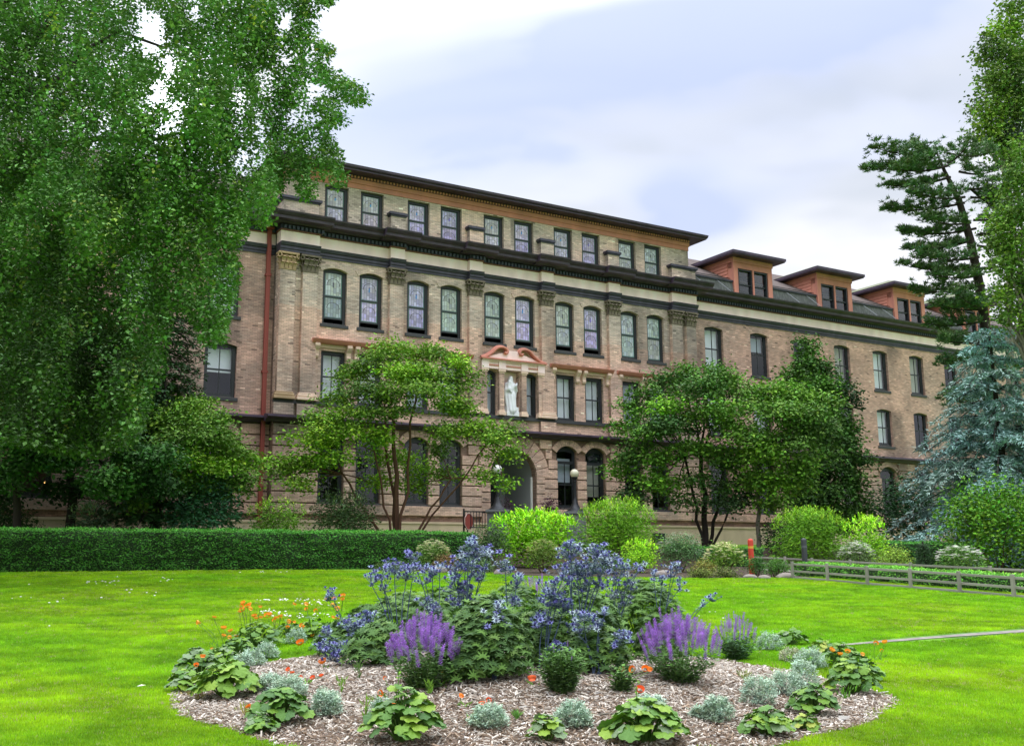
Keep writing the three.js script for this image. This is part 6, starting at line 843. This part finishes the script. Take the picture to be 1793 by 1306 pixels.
{ // marble statue of a robed figure holding a child, in the niche
  const N = 60, mc = new MarchingCubes(N, M.marble, false, false, 200000), S = 1.15, bones = [];
  const A = (x0, y0, z0, r0, x1, y1, z1, r1) => bones.push([x0, y0, z0, r0, x1, y1, z1, r1]);
  A(0, .06, 0, .3, 0, .75, 0, .24); A(0, .75, 0, .23, .02, 1.22, 0, .19); A(.02, 1.2, 0, .18, .03, 1.42, .0, .15); A(-.16, 1.38, 0, .09, .2, 1.38, 0, .085); A(.03, 1.42, 0, .07, .03, 1.56, .02, .06);
  A(.03, 1.62, .03, .105, .03, 1.7, .03, .1); A(.03, 1.6, -.05, .12, .02, 1.35, -.1, .13);
  A(-.2, 1.36, 0, .085, -.26, 1.08, .06, .075); A(-.26, 1.08, .06, .07, -.12, 1.12, .22, .055); A(.24, 1.36, 0, .085, .3, 1.1, .06, .075); A(.3, 1.1, .06, .07, .2, 1.3, .24, .05); A(.2, 1.3, .24, .04, .24, 1.42, .26, .03);
  A(-.14, 1.14, .18, .1, -.13, 1.36, .16, .085); A(-.13, 1.47, .18, .07, -.13, 1.5, .18, .065); A(-.16, 1.12, .2, .06, -.1, .98, .26, .045);
  A(-.26, 1.05, .02, .1, -.22, .4, .06, .08); A(.28, 1.05, 0, .08, .22, .5, .04, .06); A(.1, .9, .12, .1, .16, .1, .2, .07); A(-.05, .8, .16, .07, -.1, .08, .24, .06); A(.02, .7, .16, .05, .04, .06, .26, .05);
  const half = N / 2, f = mc.field; for (let k = 0; k < N; k++) for (let j = 0; j < N; j++) for (let i = 0; i < N; i++) { const x = (i - half) / half * S; if (Math.abs(x) > .5 || Math.abs((k - half) / half * S) > .5) { f[i + j * N + k * N * N] = -1; continue; } const y = (j - half) / half * S + .98, z = (k - half) / half * S; let s = 0; const kk = 34; for (const [a, b, c, r0, d, e, g, r1] of bones) { const dx = d - a, dy = e - b, dz = g - c, t = clamp(((x - a) * dx + (y - b) * dy + (z - c) * dz) / (dx * dx + dy * dy + dz * dz)); s += Math.exp(-kk * (Math.hypot(x - a - dx * t, y - b - dy * t, z - c - dz * t) - r0 - (r1 - r0) * t)); } const fold = y < 1.15 ? .014 * Math.sin(Math.atan2(x, z) * 11 + y * 5) * sstep(0, .3, 1.15 - y) : 0; f[i + j * N + k * N * N] = Math.log(s + 1e-30) / kk + fold; }
  mc.isolation = 0; mc.update(); const n = mc.count, g = new THREE.BufferGeometry(); g.setAttribute('position', new THREE.BufferAttribute(mc.positionArray.slice(0, n * 3), 3)); g.setAttribute('normal', new THREE.BufferAttribute(mc.normalArray.slice(0, n * 3), 3)); g.scale(S, S, S).translate(0, .98, 0);
  const t = thing('statue', toWorld(-.06, 7.3, -.08), 'white marble statue of a robed figure holding a child, in the niche', 'statue'); t.rotation.y = PSI; const b = mesh('figure', g, M.marble, t); b.scale.setScalar(1.04); b.position.set(-.02, .2, 0); mesh('statue_base', [new RoundedBoxGeometry(.72, .22, .5, 2, .02).translate(.02, .11, 0), new RoundedBoxGeometry(.3, .34, .3, 2, .02).translate(.24, .3, .02)], M.marble, t);
}
{ // bollards
  const bol = (px, top, bot, z, mat, label, band) => { const c = onLine(px, z), tip = W(px, top, z), H = tip.y - c.y, t = thing('bollard', c, label, 'bollard'), r = 4.6 * PXM(z); mesh('post', lathe([[0, 0], [r, 0], [r, H - r * .9], [r * .97, H - r * .6], [r * .8, H - r * .25], [r * .5, H - .01], [0, H]]), mat, t); mesh('band', new THREE.CylinderGeometry(r * 1.02, r * 1.02, H * .06, 18).translate(0, H * .76, 0), band, t); };
  bol(1317, 943, 975, 37, std(col(.62, .055, .03), .5), 'red bollard with a yellow band by the far end of the fence', std(col(.75, .4, .05), .6)); bol(1411, 942, 977, 38, std(col(.05, .055, .06), .5), 'dark grey bollard with a pale cap before the yellow-green dome', std(col(.1, .11, .12), .5));
}
function railFence(pts, h, label, rails, posts = null) {
  const c = pts[0].clone(); c.y = G(c.x, c.z); const t = thing('rail_fence', c, label, 'fence', null), wood = std(col(.3, .285, .24), .9), wood2 = std(col(.25, .24, .2), .9);
  pts.forEach((p, i) => { const q = new THREE.Vector3(p.x - c.x, G(p.x, p.z) - c.y, p.z - c.z), m = mesh('fence_post', new RoundedBoxGeometry(.08, h + .12, .08, 1, .008), i % 2 ? wood : wood2, t); m.position.set(q.x, q.y + (h + .12) / 2 - .06, q.z); m.rotation.y = .3; if (i) { const o = pts[i - 1], a = new THREE.Vector3(o.x - c.x, G(o.x, o.z) - c.y, o.z - c.z), L = a.distanceTo(q); for (const f of rails) { const r = mesh('rail', new RoundedBoxGeometry(L + .05, .065, .04, 1, .006), (i + Math.round(f * 10)) % 3 ? wood : wood2, t); r.position.copy(a).lerp(q, .5); r.position.y += h * f; const d = q.clone().sub(a).normalize(); r.quaternion.setFromUnitVectors(new THREE.Vector3(1, 0, 0), d); r.position.x += .05 * d.z; r.position.z += -.05 * d.x; } } });
}
railFence([[1389, 1014], [1450, 1019], [1520, 1025.5], [1596, 1031.5], [1682, 1039], [1777, 1047.5], [1890, 1058]].map(p => gp(...p)), .5, 'nearer grey wooden three-rail fence along the right of the lawn', [.95, .5, .1]);
railFence([[1316, 43], [1376, 41], [1423, 39.4], [1490, 37.4], [1596, 34.6], [1735, 31.8], [1880, 29.4]].map(([px, z]) => onLine(px, z)), .5, 'farther grey wooden rail fence behind the low box hedge', [.95, .5]);
{ // two lit lamps inside the dark window at the far left
  for (const [px, py, s, label] of [[83, 815, .11, 'upper lit lamp glowing inside the dark left window'], [83, 849, .17, 'lower lit bowl lamp glowing inside the dark left window']]) { const d = dirOf(px, py), nrm = new THREE.Vector3(Math.sin(PSI), 0, Math.cos(PSI)), o = toWorld(0, 0, WOFF - .9).sub(new THREE.Vector3(0, EYE, 0)), P = d.clone().multiplyScalar(o.dot(nrm) / d.dot(nrm)).add(new THREE.Vector3(0, EYE, 0)); const t = thing('ceiling_lamp', P, label, 'lamp'); mesh('lamp_shade', lathe([[.02, 0], [s * .7, .03], [s, .12], [s * .98, .13], [s * .6, .06], [.02, .03]], 16), new THREE.MeshStandardMaterial({ color: col(.9, .7, .4), emissive: col(1, .55, .16), emissiveIntensity: 1.6 }), t); mesh('lamp_cord', new THREE.CylinderGeometry(.01, .01, .6, 5).translate(0, .43, 0), M.black, t); const l = new THREE.PointLight(new THREE.Color(1, .75, .45), 1.2, 0); l.position.set(0, .2, 0); l.castShadow = true; t.add(l); }
}
renderer.render(scene, camera);
